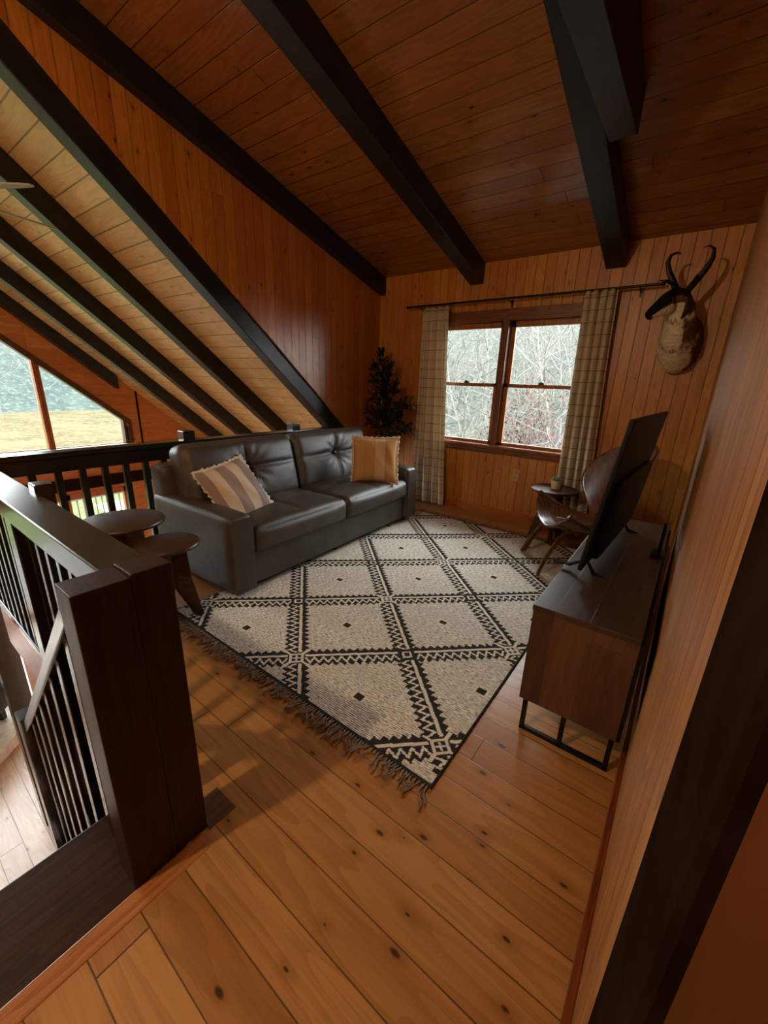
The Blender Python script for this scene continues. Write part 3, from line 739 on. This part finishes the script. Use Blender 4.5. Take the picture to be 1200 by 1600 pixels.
g.t.links.new(g.b.outputs[0], mxs.inputs[1]); g.t.links.new(trn.outputs[0], mxs.inputs[2]); g.t.links.new(mxs.outputs[0], g.out.inputs[0])
M_CURT2 = plain('curtain_heading_cloth', hexlin('B9A68A'), .9, var=.15, scale=40)
curtain('curtain', -2.62, -2.30, -2.63, -2.18, 2.13, .02, 4, 'plaid curtain hanging left of the window beside the potted tree', 2)
curtain('curtain', -.965, -.71, -.93, -.62, 2.15, .02, 4, 'plaid curtain hanging right of the window behind the shell chair', 5)
rod = empty('curtain_rod', (-1.65, 4.12, 2.185), 0, 'thin black curtain rod over the window', 'curtain rod')
b = MB(); b.tube([(-1.15, 0, 0), (1.22, 0, 0)], .0105, 12); b.build('rod', M_BLACK, rod, smooth='auto')
for x in (-1.165, 1.235):
    b = MB(); b.lathe([(.001, -.016), (.012, -.012), (.017, 0), (.012, .012), (.001, .016)], (x, 0, 0), 14); b.build('finial', M_BLACK, rod, smooth=True)
for x in (-1.0, .0, 1.08):
    b = MB(); b.tube([(x, .098, -.035), (x, .06, -.03), (x, .0, -.012)], .005, 8); b.box(x-.01, x+.01, .092, .1, -.065, -.0); b.build('bracket', M_BLACK, rod, smooth='auto')
for k in range(14):
    x = (-.955+.31*(k/6)) if k < 7 else (.70+.25*((k-7)/6)); b = MB()
    b.tube([(x, .014*math.cos(t*PI/4), -.006+.014*math.sin(t*PI/4)) for t in range(9)], .0018, 5); b.box(x-.003, x+.003, -.003, .003, -.035, -.018); b.build('ring_clip', M_BLACK, rod)

# ------------------------------------------------------------------ outlet
ou = empty('wall_outlet', (-1.393, YB-.006, .49), 0, 'ivory electrical outlet plate on the wall below the window', 'outlet')
b = MB(); b.box(-.037, .037, -.003, .006, -.062, .062); b.build('cover_plate', M_WHITE, ou, bevel=.002)
for z in (-.026, .026):
    b = MB(); b.box(-.016, .016, -.005, 0, z-.017, z+.017); so = b.build('socket', M_WHITE, ou, bevel=.003)
    for x in (-.006, .006):
        b = MB(); b.box(x-.0015, x+.0015, -.0055, -.004, z-.005, z+.008); b.build('slot', M_BPLAST, so)

# ------------------------------------------------------------------ round table with plant
rt_ = empty('side_table', (-.90, 3.86, 0), .4, 'round dark table with thin rim by the window, carrying a small potted plant', 'side table')
b = MB(); b.lathe([(.185, -.018), (.205, -.006), (.208, .006), (.203, .009), (.198, .003), (.001, .003)], (0, 0, .492), 56); b.build('table_top', M_TABLE, rt_, smooth='auto')
fins(rt_, .474, .205, 3, .6)
pp = empty('potted_plant', (-.895, 3.875, .496), 0, 'small cream pot of green succulent leaves on the round table by the window', 'plant')
b = MB(); b.lathe([(.036, 0), (.040, .004), (.048, .075), (.050, .080), (.046, .080), (.042, .065), (.001, .063)], seg=32); b.build('pot', plain('cream_pot', hexlin('D2BE98'), .6, var=.15), pp, smooth='auto')
b = MB(); rnd = random.Random(4)
for k in range(60):
    a = rnd.uniform(0, 2*PI); rr_ = rnd.uniform(0, .045); tip = rr_+rnd.uniform(.008, .028); z0 = .066; z1 = rnd.uniform(.085, .115)
    b.tube([(rr_*.6*math.cos(a), rr_*.6*math.sin(a), z0), ((rr_+tip)/2*math.cos(a), (rr_+tip)/2*math.sin(a), (z0+z1)/2+.006), (tip*math.cos(a), tip*math.sin(a), z1)], [.003, .0085, .002], 6, flat=.4)
b.build('leaves', plain('pale_green_leaf', hexlin('7FA070'), .55, var=.5, scale=50), pp, smooth=True)

# ------------------------------------------------------------------ shell chair
def shell_wood():
    g = G('glossy_walnut_shell'); x, y, z = g.xyz()
    n = g.noise(g.vec(g.M('MULTIPLY', x, 5), g.M('MULTIPLY', y, 34), g.M('MULTIPLY', z, 5)), 1.0, 3.0, .5, .5)
    c = g.mix(g.sstep(g.M('FRACT', g.M('MULTIPLY', n, 5)), 0, 1), hexlin('6A3E24'), hexlin('452413'))
    return g.fin(c, .24, spec=.6, coat=.3)
M_SHELL = shell_wood()
CH = empty('shell_chair', (-.563, 3.366, 0), math.radians(122), 'walnut lounge chair with curved shell seat and rounded high back, near the window', 'chair')
# local: +y is the direction the sitter faces, x is width
def seatP(u, v):
    a = 2*u-1; t = v                       # t 0 rear -> 1 front
    wd = .20+.185*t**.9
    x = a*wd; y = -.20+.50*t-.075*abs(a)**2.4*t**2-.02*t*(1-abs(a))**2
    z = .365+.02*t-.04*math.sin(t*PI)*(1-.5*a*a)+.155*t**1.1*abs(a)**2.4-.03*max(0, t-.75)*4*(1-abs(a)**1.5)
    return (x, y, z)
b = MB(); b.grid(seatP, 40, 28); b.build('seat', M_SHELL, CH, smooth=True, solid=.014)
def backP(u, v):
    a = 2*u-1; t = v
    if t < .5: prof = .38+.62*math.sin(t/.5*PI/2)
    else: prof = math.sqrt(max(0, 1-((t-.5)/.5)**2.4))
    wd = max(.012, .37*prof)
    x = a*wd; y = -.15-.26*t+.16*abs(a*wd/.37)**2.2; z = .42+.60*t
    return (x, y, z)
b = MB(); b.grid(backP, 40, 40); b.build('backrest', M_SHELL, CH, smooth=True, solid=.013)
M_CLEG = solidwood('walnut_leg', hexlin('6E4628'), hexlin('4A2A16'), 'z', .32)
def bentleg(pts, name='leg', wd=.038, th=.014):
    b = MB(); b.tube(pts, th, 8, flat=wd/th*.8); return b.build(name, M_CLEG, CH, smooth='auto')
for s_ in (-1, 1):
    bentleg([(s_*.10, -.02, .345), (s_*.15, .12, .345), (s_*.185, .20, .30), (s_*.215, .28, .15), (s_*.235, .33, .012)])
bentleg([(0, .10, .34), (0, -.05, .345), (0, -.20, .31), (0, -.34, .15), (0, -.44, .012)])
b = MB(); b.tube([(0, -.08, .345), (0, -.16, .36), (0, -.215, .44), (0, -.275, .60)], .012, 8, flat=3.2); b.build('back_support', M_CLEG, CH, smooth='auto')

# ------------------------------------------------------------------ media console and television
M_CONS = planks('walnut_console_boards', 'y', 'z', .16, hexlin('583822'), hexlin('482C1A'), hexlin('2C1A0C'), .36, seam=4, knot=.4, groove=.006, gdark=.4)
M_CONE = planks('walnut_console_end', 'x', 'z', .115, hexlin('62402A'), hexlin('48301C'), hexlin('28180C'), .4, off=-.33, seam=4, knot=.7, groove=.004, gdark=.4)
M_CONT = planks('walnut_console_top', 'x', 'y', .115, hexlin('463426'), hexlin('3A2A1E'), hexlin('241810'), .34, off=-.33, seam=4, knot=.5, groove=.004, gdark=.4)
cs = empty('media_console', (-.155, 2.125, 0), 0, 'long walnut media console on black metal frame legs against the right wall', 'cabinet')
X0, X1, Y0, Y1 = -.175, .170, -.725, .725
b = MB(); b.box(X0, X1, Y0, Y0+.024, .20, .597); eo = b.build('end_panel', M_CONE, cs, bevel=.002)
b = MB(); b.box(X0, X1, Y1-.024, Y1, .20, .597); b.build('end_panel', M_CONE, cs, bevel=.002)
b = MB(); b.box(X0-.003, X1, Y0-.003, Y1+.003, .597, .620); b.build('cabinet_top', M_CONT, cs, bevel=.002)
b = MB(); b.box(X0+.01, X1-.02, Y0+.024, Y1-.024, .20, .222); b.build('bottom_panel', M_CONS, cs)
b = MB(); b.box(X1-.012, X1+.012, Y0+.004, Y1-.004, .20, .60); b.build('back_panel', M_BPLAST, cs)
for k in range(4):
    ya = Y0+.027+k*(1.45-.054)/4; yb_ = ya+(1.45-.054)/4-.004
    b = MB(); b.box(X0+.002, X0+.022, ya, yb_, .224, .594); do = b.build('door', M_CONS, cs, bevel=.002)
    b = MB(); b.box(X0-.012, X0+.002, (yb_-.03 if k % 2 == 0 else ya+.018), (yb_-.018 if k % 2 == 0 else ya+.03), .36, .46); b.build('handle', M_BLACK, do, bevel=.002)
for yy in (Y0+.06, Y1-.085):
    b = MB(); t = .018
    b.box(X0+.004, X1-.004, yy, yy+t, 0, t); b.box(X0+.004, X1-.004, yy, yy+t, .182, .20)
    for x in (X0+.004, -.02, X1-.022): b.box(x, x+t, yy, yy+t, 0, .2)
    b.build('leg_frame', M_BLACK, cs, bevel=.0015)
# television (leans back a little towards the wall)
tvA, tvB = Vector((-.262, 1.72, .665)), Vector((-.215, 2.70, .665)); tvC = Vector((-.185, 1.715, 1.285))
xd = (tvB-tvA).normalized(); zd_ = (tvC-tvA); Lz = zd_.length; zd_.normalize()
nrm = xd.cross(zd_).normalized()      # points to the wall (+x)
if nrm.x < 0: nrm = -nrm
Mt = Matrix((xd, nrm, zd_)).transposed().to_4x4(); Mt.translation = tvA
tv = empty('television', (0, 0, 0), 0, 'large black flat television standing on the walnut console', 'television'); tv.matrix_world = Mt
TW = (tvB-tvA).length
b = MB(); b.box(0, TW, 0, .018, 0, Lz); b.build('bezel', M_BPLAST, tv, bevel=.004)
b = MB(); b.box(.008, TW-.008, -.002, .001, .016, Lz-.008); b.build('screen', M_SCREEN, tv)
b = MB(); b.rbox((TW*.40, .022, Lz*.28), .02, (8, 4, 8), c=(TW/2, .030, Lz*.32)); b.build('rear_housing', M_BPLAST, tv, smooth='auto')
for xx in (.10, TW-.12):
    b = MB(); b.tube([(xx, -.12, -.040), (xx, -.05, -.032), (xx, .008, .02), (xx, .05, -.032), (xx, .115, -.042)], .009, 8); b.build('stand_foot', M_BPLAST, tv, smooth='auto')
# small black box behind the television
bx = empty('media_box', (-.005, 2.28, .6205), 0, 'small upright black device standing behind the television on the console', 'electronic device')
b = MB(); b.rbox((.03, .05, .008), .006, (3, 3, 3), c=(0, 0, .008)); b.build('base', M_BPLAST, bx, smooth='auto')
b = MB(); b.rbox((.008, .016, .075), .006, (3, 3, 4), c=(0, 0, .088)); b.build('stem', M_BPLAST, bx, smooth='auto')

# ------------------------------------------------------------------ potted tree in the corner
pt = empty('potted_tree', (-2.92, 3.93, 0), 0, 'tall dark green artificial tree in the corner behind the sofa', 'plant')
b = MB(); b.lathe([(.10, 0), (.115, .02), (.125, .24), (.128, .25), (.118, .25), (.112, .2), (.001, .19)], seg=28); b.build('pot', plain('dark_basket', hexlin('3A2A1C'), .8, var=.4, bumps=.6, bscale=60), pt, smooth='auto')
rnd = random.Random(11); brs = []
stem = MB(); stem.tube([(0, 0, .18), (.01, -.01, .7), (.0, .0, 1.1), (-.03, .0, 1.45), (-.06, .0, 1.62)], [.013, .012, .010, .007, .004], 7)
BR = [(-.06, 1.30, -.10, 1.70, 0), (-.02, 1.25, .06, 1.56, -.06), (0, 1.05, -.20, 1.42, -.03), (0, 1.0, .18, 1.34, -.05), (.0, .85, .40, 1.19, -.09), (0, .8, .30, 1.03, -.10),
      (0, .95, -.22, 1.07, -.07), (0, .80, .0, 1.05, -.16), (0, .7, .36, .92, -.06), (0, .72, -.17, .93, -.12), (0, 1.1, .02, 1.33, -.13), (0, .9, -.12, 1.22, -.12), (0, .78, .16, 1.15, .05), (-.03, 1.2, -.16, 1.55, -.05)]
leaf = MB()
for (x0, z0, x1, z1, yy) in BR:
    pts = []
    for k in range(7):
        t = k/6; pts.append(Vector((x0+(x1-x0)*t, yy*t, z0+(z1-z0)*(1-(1-t)**1.8))))
    stem.tube(pts, [.005*(1-.7*k/6) for k in range(7)], 5)
    for k in range(1, 7):
        for q in range(15):
            p = pts[k].lerp(pts[k-1], rnd.random())+Vector((rnd.uniform(-.015, .015), rnd.uniform(-.02, .02), rnd.uniform(-.02, .02)))
            d = (pts[k]-pts[k-1]).normalized(); a = rnd.uniform(0, 2*PI)
            o1 = d.orthogonal().normalized(); o2 = d.cross(o1); out = (d*.75+(o1*math.cos(a)+o2*math.sin(a))*.85).normalized()
            L = rnd.uniform(.08, .13); wv = out.cross(Vector((0, 0, 1))); wv = wv.normalized() if wv.length > .01 else o1
            n = len(leaf.v); mid = p+out*L*.5; tip = p+out*L+Vector((0, 0, -.018))
            leaf.add([p, mid+wv*.015, tip, mid-wv*.015, mid+Vector((0, 0, .004))], [(0, 1, 4), (1, 2, 4), (2, 3, 4), (3, 0, 4)])
stem.build('stem', plain('plant_stem', hexlin('3B2A1A'), .7), pt, smooth=True)
leaf.build('foliage', plain('dark_green_leaf', (.020, .034, .012), .5, var=.6, scale=12), pt)

# ------------------------------------------------------------------ antelope mount
am = empty('antelope_mount', (-.215, YB-.012, 1.80), 0, 'antelope shoulder mount with black curved horns on the back wall, right of the curtain', 'animal trophy')
def fur():
    g = G('antelope_fur'); x, y, z = g.xyz(); at = g.n('Attribute', attribute_name='tone'); f = at.outputs['Fac']
    n = g.noise(g.vec(g.M('MULTIPLY', x, 50), g.M('MULTIPLY', y, 50), g.M('MULTIPLY', z, 22)), 1.0, 4.0, .6)
    ff = g.M('ADD', f, g.M('MULTIPLY', g.M('SUBTRACT', n, .5), .55))
    c = g.mix(g.sstep(ff, .35, .55), hexlin('E0D2B0'), hexlin('6E441E')); c = g.mix(g.sstep(ff, .72, .85), c, (.012, .009, .007))
    g.bump(g.noise(g.vec(g.M('MULTIPLY', x, 12), g.M('MULTIPLY', y, 12), g.M('MULTIPLY', z, 26)), 1.0, 3.0, .6, 1.5), .9, .03); return g.fin(c, .9, spec=.15)
M_FUR = fur()
# sweep: rings along neck -> head -> muzzle, local y negative = out of the wall
ringsA = [  # centre, rx (across), rz (in ring plane), direction
    ((0.00, -.000, -.055), .150, .225), ((0.00, -.045, -.060), .150, .220), ((-.01, -.12, -.045), .142, .195), ((-.015, -.20, .00), .126, .165),
    ((-.02, -.265, .06), .108, .135), ((-.025, -.31, .13), .090, .108), ((-.035, -.345, .195), .072, .082), ((-.055, -.385, .225), .068, .082),
    ((-.095, -.42, .205), .062, .080), ((-.135, -.448, .172), .052, .066), ((-.170, -.472, .140), .042, .050), ((-.200, -.492, .112), .036, .040), ((-.220, -.508, .095), .024, .028)]
vs = []; tones = []; SEG = 28
for i, (c, rx, rz) in enumerate(ringsA):
    a = Vector(ringsA[max(0, i-1)][0]); d = Vector(ringsA[min(len(ringsA)-1, i+1)][0])
    t = (d-a).normalized() if i > 0 else Vector((0, -1, 0))
    if i == 1: t = Vector((0, -1, .1)).normalized()
    sideways = Vector((1, 0, 0)) if i < 6 else Vector((.9, -.55, 0)).normalized() if i == 6 else Vector((.55, -.83, 0)).normalized() if False else Vector((.72, -.6, 0)).normalized() if i < 8 else t.cross(Vector((0, 0, 1))).normalized()
    sideways = (sideways-t*sideways.dot(t)).normalized(); upv = sideways.cross(t).normalized()
    if upv.z < 0: upv = -upv
    for k in range(SEG):
        an = 2*PI*k/SEG; cx, sx_ = math.cos(an), math.sin(an)
        bul = 1+.05*math.sin(an*7+i*2.1)+.03*math.sin(an*3-i*1.3)
        p = Vector(c)+sideways*rx*cx*bul+upv*rz*sx_*bul
        if i == 0: p.y = 0
        vs.append(p)
        if i <= 6: tn = .15 if (sx_ < .35 and cx < .50+.22*math.sin(i*1.9+an*3)) else .62
        elif i <= 8: tn = .9 if sx_ > .35 else (.6 if sx_ > -.3 else .2)
        else: tn = .95 if sx_ > -.15 else .25
        if i in (3, 5) and sx_ < .25: tn = .45
        if i == 12: tn = 1.0
        tones.append(tn)
fs = []
for i in range(len(ringsA)-1):
    for k in range(SEG): fs.append((i*SEG+k, i*SEG+(k+1) % SEG, (i+1)*SEG+(k+1) % SEG, (i+1)*SEG+k))
fs.append(tuple(range(SEG))); fs.append(tuple((len(ringsA)-1)*SEG+k for k in range(SEG)))
b = MB(); b.add(vs, fs); bo = b.build('body', M_FUR, am, smooth=True, sub=1)
ta = bo.data.attributes.new('tone', 'FLOAT', 'POINT'); ta.data.foreach_set('value', tones)
M_HORN = plain('black_horn', (.012, .009, .008), .45, var=.3, bumps=.4, bscale=60)
def horn(root_, pts, prong, rad):
    b = MB(); b.tube(pts, rad, 10, flat=.7); b.tube(prong, [.020, .015, .004], 8, flat=.6); b.build('horn', M_HORN, am, smooth=True)
hl = Vector((-.075, -.335, .285)); hr_ = Vector((-.035, -.375, .285))
horn(None, [(-.075, -.325, .27), (-.115, -.335, .34), (-.155, -.345, .41), (-.175, -.350, .47), (-.165, -.345, .515), (-.135, -.335, .53), (-.105, -.325, .522)],
     [(-.10, -.335, .325), (-.155, -.37, .345), (-.20, -.39, .35)], [.026, .024, .021, .017, .013, .009, .003])
horn(None, [(-.020, -.355, .27), (.025, -.36, .34), (.065, -.36, .41), (.085, -.36, .47), (.080, -.355, .52), (.050, -.35, .545), (.012, -.34, .538)],
     [(.005, -.36, .315), (.020, -.41, .345), (.018, -.44, .355)], [.026, .024, .021, .017, .013, .009, .003])
b = MB()
for ex in ((-.112, -.365, .240), (-.012, -.425, .240)):
    b = MB(); b.lathe([(.001, -.013), (.009, -.009), (.013, 0), (.009, .009), (.001, .013)], ex, 12); b.build('eye', plain('dark_eye', (.006, .005, .004), .08), am, smooth=True)
for pts in ([(-.085, -.300, .245), (-.10, -.27, .275), (-.12, -.24, .30)], [(.0, -.385, .235), (.012, -.40, .19), (.008, -.415, .135), (-.012, -.418, .085)]):
    b = MB(); b.tube(pts, ([.010, .022, .002] if len(pts) == 3 else [.012, .024, .022, .006]), 12, flat=.5); b.build('ear', plain('dark_ear_fur', (.03, .018, .012), .9), am, smooth=True)

# ------------------------------------------------------------------ ceiling fan in the great room
fn = empty('ceiling_fan', (-4.05, .62, 2.42), 0, 'ceiling fan with pale undersides of blades below the great room roof, at the left', 'ceiling fan')
b = MB(); b.tube([(0, 0, .02), (0, 0, zr(.62)-2.42)], .012, 10); b.build('downrod', M_BLACK, fn, smooth='auto')
b = MB(); b.lathe([(.03, .10), (.09, .085), (.11, .03), (.10, -.03), (.05, -.06), (.001, -.065)], seg=28); b.build('motor', M_BLACK, fn, smooth='auto')
M_BLADE = plain('pale_green_grey_blade', hexlin('A9B09A'), .3, var=.1)
for k in range(5):
    a = math.radians(31)+2*PI*k/5; Mb = Matrix.Rotation(a, 4, 'Z') @ Matrix.Rotation(math.radians(11), 4, 'X')
    b = MB(); vs = []
    for x, wd in ((.16, .040), (.25, .055), (.45, .062), (.62, .058), (.72, .040), (.75, .015)):
        for s1 in (-1, 1):
            for z in (-.004, .004): vs.append(Mb @ Vector((x, wd*s1, z)))
    fs = [(0, 1, 3, 2), (20, 22, 23, 21)]
    for i in range(5):
        q = i*4; fs += [(q, q+2, q+6, q+4), (q+1, q+5, q+7, q+3), (q, q+4, q+5, q+1), (q+2, q+3, q+7, q+6)]
    b.add(vs, fs); bl_ = b.build('blade', M_BLADE, fn)
    b = MB(); b.box(.08, .22, -.012, .012, -.006, .006, M=Mb); b.build('blade_arm', M_BLACK, bl_)

# ------------------------------------------------------------------ pendant lamp behind the camera (lights the loft)
pl = empty('pendant_lamp', (-1.25, -.72, 2.40), 0, 'bare-bulb pendant lamp hanging on a black cord behind the camera', 'lamp')
b = MB(); b.tube([(0, 0, .12), (0, 0, roofz(-.72)-2.40)], .004, 6); b.build('cord', M_BLACK, pl)
b = MB(); b.lathe([(.018, .045), (.022, .05), (.022, .12), (.010, .13)], seg=16); b.build('socket', M_BLACK, pl, smooth='auto')
g = G('glowing_bulb'); g.t.nodes.remove(g.b); em = g.n('Emission'); em.inputs[0].default_value = (1.0, .72, .46, 1); em.inputs[1].default_value = LAMP/(PI*4*PI*.032**2)*1.0
g.t.links.new(em.outputs[0], g.out.inputs[0])
b = MB(); b.lathe([(.001, -.032), (.016, -.028), (.028, -.016), (.032, 0), (.028, .016), (.020, .030), (.018, .046)], seg=20); b.build('bulb', g.m, pl, smooth=True)

# ------------------------------------------------------------------ outdoors
def ground_mat(name, c1, c2, c3, s1=1.0):
    g = G(name); x, y, z = g.xyz(); n = g.noise(g.coord, .5*s1, 6.0, .65); n2 = g.noise(g.coord, 3.0*s1, 5.0, .7)
    c = g.mix(g.sstep(n, .35, .65), c1, c2); c = g.mix(g.sstep(n2, .5, .62), c, c3)
    g.bump(n2, .5, .1); return g.fin(c, 1.0, spec=0.0)
M_LEAF = ground_mat('leaf_litter_hillside', (.045, .048, .040), (.028, .034, .030), (.080, .077, .066), 1.4)
M_HILL = ground_mat('wooded_hillside', (.036, .044, .040), (.024, .032, .031), (.060, .066, .056), .6)
M_LAWN = ground_mat('lawn', (.060, .080, .030), (.045, .062, .024), (.078, .09, .04), .8)
M_FIELD = ground_mat('dry_grass_field', (.066, .056, .034), (.048, .038, .022), (.085, .074, .048), .7)
rnd = random.Random(5)
def hn(x, y): return .35*math.sin(x*.31+y*.17)+.22*math.sin(x*.73-y*.51+1.3)+.1*math.sin(x*1.9+y*1.3)
# hill behind the loft window
def hillback(x, y): return -2.9+max(0, y-6.0)*.30*min(1, max(0, (y-6)/6))+hn(x, y)*min(1, max(0, (y-5.5)/4))
def hb(u, v):
    x = -36+48*u; y0 = 5.2+max(0, -x-12)*.75; y = y0+(39.2-y0)*v; return (x, y, hillback(x, y))
b = MB(); b.grid(hb, 80, 50); tag(b.build('hillside', M_LEAF, smooth=True), kind='structure')
def hillleft(x, y):
    d = -x-64; return -3.3+(max(0, d)*.34 if d > 0 else 0)+hn(x*.6, y*.6)*min(1, max(0, (-x-64)/15))
b = MB(); b.grid(lambda u, v: (-62-60*u, -70+124*v, hillleft(-62-60*u, -70+124*v)), 40, 60); tag(b.build('far_hillside', M_HILL, smooth=True), kind='structure')
b = MB(); b.grid(lambda u, v: (-25-38*u, -60+100*v, -3.3+.1*hn((-25-38*u), -60+100*v)), 20, 40); tag(b.build('field', M_FIELD, smooth=True), kind='structure')
b = MB(); b.grid(lambda u, v: (-8.39-17*u, -40+70*v, -3.3), 4, 8); tag(b.build('lawn', M_LAWN), kind='structure')
b = MB(); b.grid(lambda u, v: (-15+19*u, 4.4+3.4*v, -2.72-.03*v), 10, 4); tag(b.build('unseen_bounce_ground', ground_mat('pale_bounce_ground', (.42, .42, .40), (.36, .36, .34), (.5, .5, .47), 4)), kind='structure')  # added pale ground strip, out of view, bounces skylight up onto the ceiling
M_BARK = plain('pale_bark', (.105, .102, .092), .9, var=.3, scale=6)
M_BARKD = plain('grey_bark', (.06, .06, .055), .9, var=.3, scale=6)
def tree_mesh(seed, H, nb):
    r = random.Random(seed); mb = MB()
    def branch(p, d, L, rad, lev):
        pts = [p]; q = p.copy(); dd = d.copy(); n = 5
        for k in range(n):
            dd = (dd+Vector((r.uniform(-.22, .22), r.uniform(-.22, .22), r.uniform(-.05, .16)))).normalized(); q = q+dd*L/n; pts.append(q.copy())
        mb.tube(pts, [rad*(1-.75*k/n) for k in range(n+1)], 5 if lev < 1 else 3, cap=False)
        if lev < 3:
            for k in range(nb if lev == 0 else 4):
                t = r.uniform(.25, 1.0) if lev == 0 else r.uniform(.15, 1); i = min(n-1, int(t*n)); bp = pts[i].lerp(pts[i+1], t*n-i if t < 1 else 1)
                a = r.uniform(0, 2*PI); o1 = dd.orthogonal().normalized(); o2 = dd.cross(o1)
                nd = (dd*r.uniform(.3, .9)+(o1*math.cos(a)+o2*math.sin(a))).normalized()
                branch(bp, nd, L*r.uniform(.3, .5), rad*.42, lev+1)
    branch(Vector((0, 0, -.2)), Vector((0, 0, 1)), H, H*.010, 0)
    me = bpy.data.meshes.new('bare_tree'); me.from_pydata(mb.v, [], mb.f); me.materials.append(M_BARK); me.polygons.foreach_set('use_smooth', [True]*len(mb.f)); return me
tm = [tree_mesh(s, 8.0, 12) for s in range(4)]
tl = 'bare pale-branched tree on the leaf-covered hillside behind the loft window'
for k in range(64):
    yy = rnd.uniform(9.0, 24); xx = rnd.uniform(-.72*yy-1.0, -.10*yy+1.0)
    o = bpy.data.objects.new('bare_tree', tm[k % 4]); COL.objects.link(o); o.location = (xx, yy, hillback(xx, yy)-.1); s_ = rnd.uniform(.42, .62)*(1 if yy < 15 else 1.3); o.scale = (s_, s_, s_)
    o.rotation_euler = (rnd.uniform(-.08, .08), rnd.uniform(-.08, .08), rnd.uniform(0, 6.28)); tag(o, tl, 'tree', 'bare trees behind the loft window')
for k in range(14):
    xx = rnd.uniform(-78, -50); yy = rnd.uniform(-.02*xx-2, -.44*xx); z = hillleft(xx, yy) if xx < -62 else -3.3
    o = bpy.data.objects.new('bare_tree', tm[k % 4]); COL.objects.link(o); o.location = (xx, yy, z-.1); s_ = rnd.uniform(.8, 1.3); o.scale = (s_, s_, s_)
    o.rotation_euler = (0, 0, rnd.uniform(0, 6.28)); tag(o, 'bare tree by the far field seen through the slanted gable window', 'tree', 'bare trees beyond the gable window')
# red-leaved shrub
sh = empty('red_shrub', (-2.75, 8.6, hillback(-2.75, 8.6)), 0, 'russet-leaved shrub behind the right half of the loft window', 'shrub')
tw = MB(); lf = MB(); r = random.Random(8)
for k in range(110):
    a = r.uniform(0, 2*PI); e = r.uniform(.15, 1.0); top = Vector((math.cos(a)*e*1.15, math.sin(a)*e*.8, r.uniform(1.6, 3.9)))
    pts = [Vector((0, 0, 0)), top*.45+Vector((r.uniform(-.2, .2), r.uniform(-.2, .2), .2)), top]; tw.tube(pts, [.02, .012, .004], 4, cap=False)
    for q in range(34):
        p = pts[1].lerp(top, r.uniform(-.3, 1.05))+Vector((r.gauss(0, .16), r.gauss(0, .14), r.gauss(0, .16))); d = Vector((r.gauss(0, 1), r.gauss(0, 1), r.gauss(0, 1))).normalized()*.045; c = d.orthogonal().normalized()*.02
        lf.add([p-d, p+c, p+d, p-c], [(0, 1, 2, 3)])
tw.build('twigs', M_BARKD, sh, smooth=True); lf.build('leaves', plain('russet_leaf', (.085, .048, .042), .9, var=.4, scale=3, spec=0), sh)
# deck, railing and covered tub outside the lower doors
b = MB(); b.box(-12.2, XG-.14, -4.0, 4.6, ZL-.15, ZL-.05); tag(b.build('deck', planks('grey_deck_boards', 'x', 'y', .14, (.09, .085, .075), (.07, .065, .058), (.04, .036, .03), .8)), kind='structure')
dr = empty('deck_railing', (-12.1, 0, ZL-.05), 0, 'thin grey deck railing outside the lower glass door', 'railing')
M_DR = plain('grey_deck_rail', (.07, .07, .062), .8)
b = MB(); b.box(-.04, .04, -4, 4.6, .92, .97); b.box(-.02, .02, -4, 4.6, .10, .14); b.build('top_rail', M_DR, dr)
for k in range(62):
    y = -3.95+k*.138; b = MB(); b.box(-.015, .015, y-.015, y+.015, .1, .93); b.build('baluster', M_DR, dr)
tb = empty('hot_tub', (-10.35, 1.55, ZL-.05), 0, 'blue-grey covered hot tub on the deck outside the lower glass door', 'hot tub')
b = MB(); b.rbox((.95, .95, .36), .05, (6, 6, 4), c=(0, 0, .36)); b.build('tub_body', plain('tub_side', (.03, .034, .04), .7), tb, smooth='auto')
b = MB(); b.rbox((1.0, 1.0, .05), .03, (6, 6, 3), c=(0, 0, .77)); b.build('tub_cover', plain('blue_tub_cover', (.06, .085, .11), .6), tb, smooth='auto')
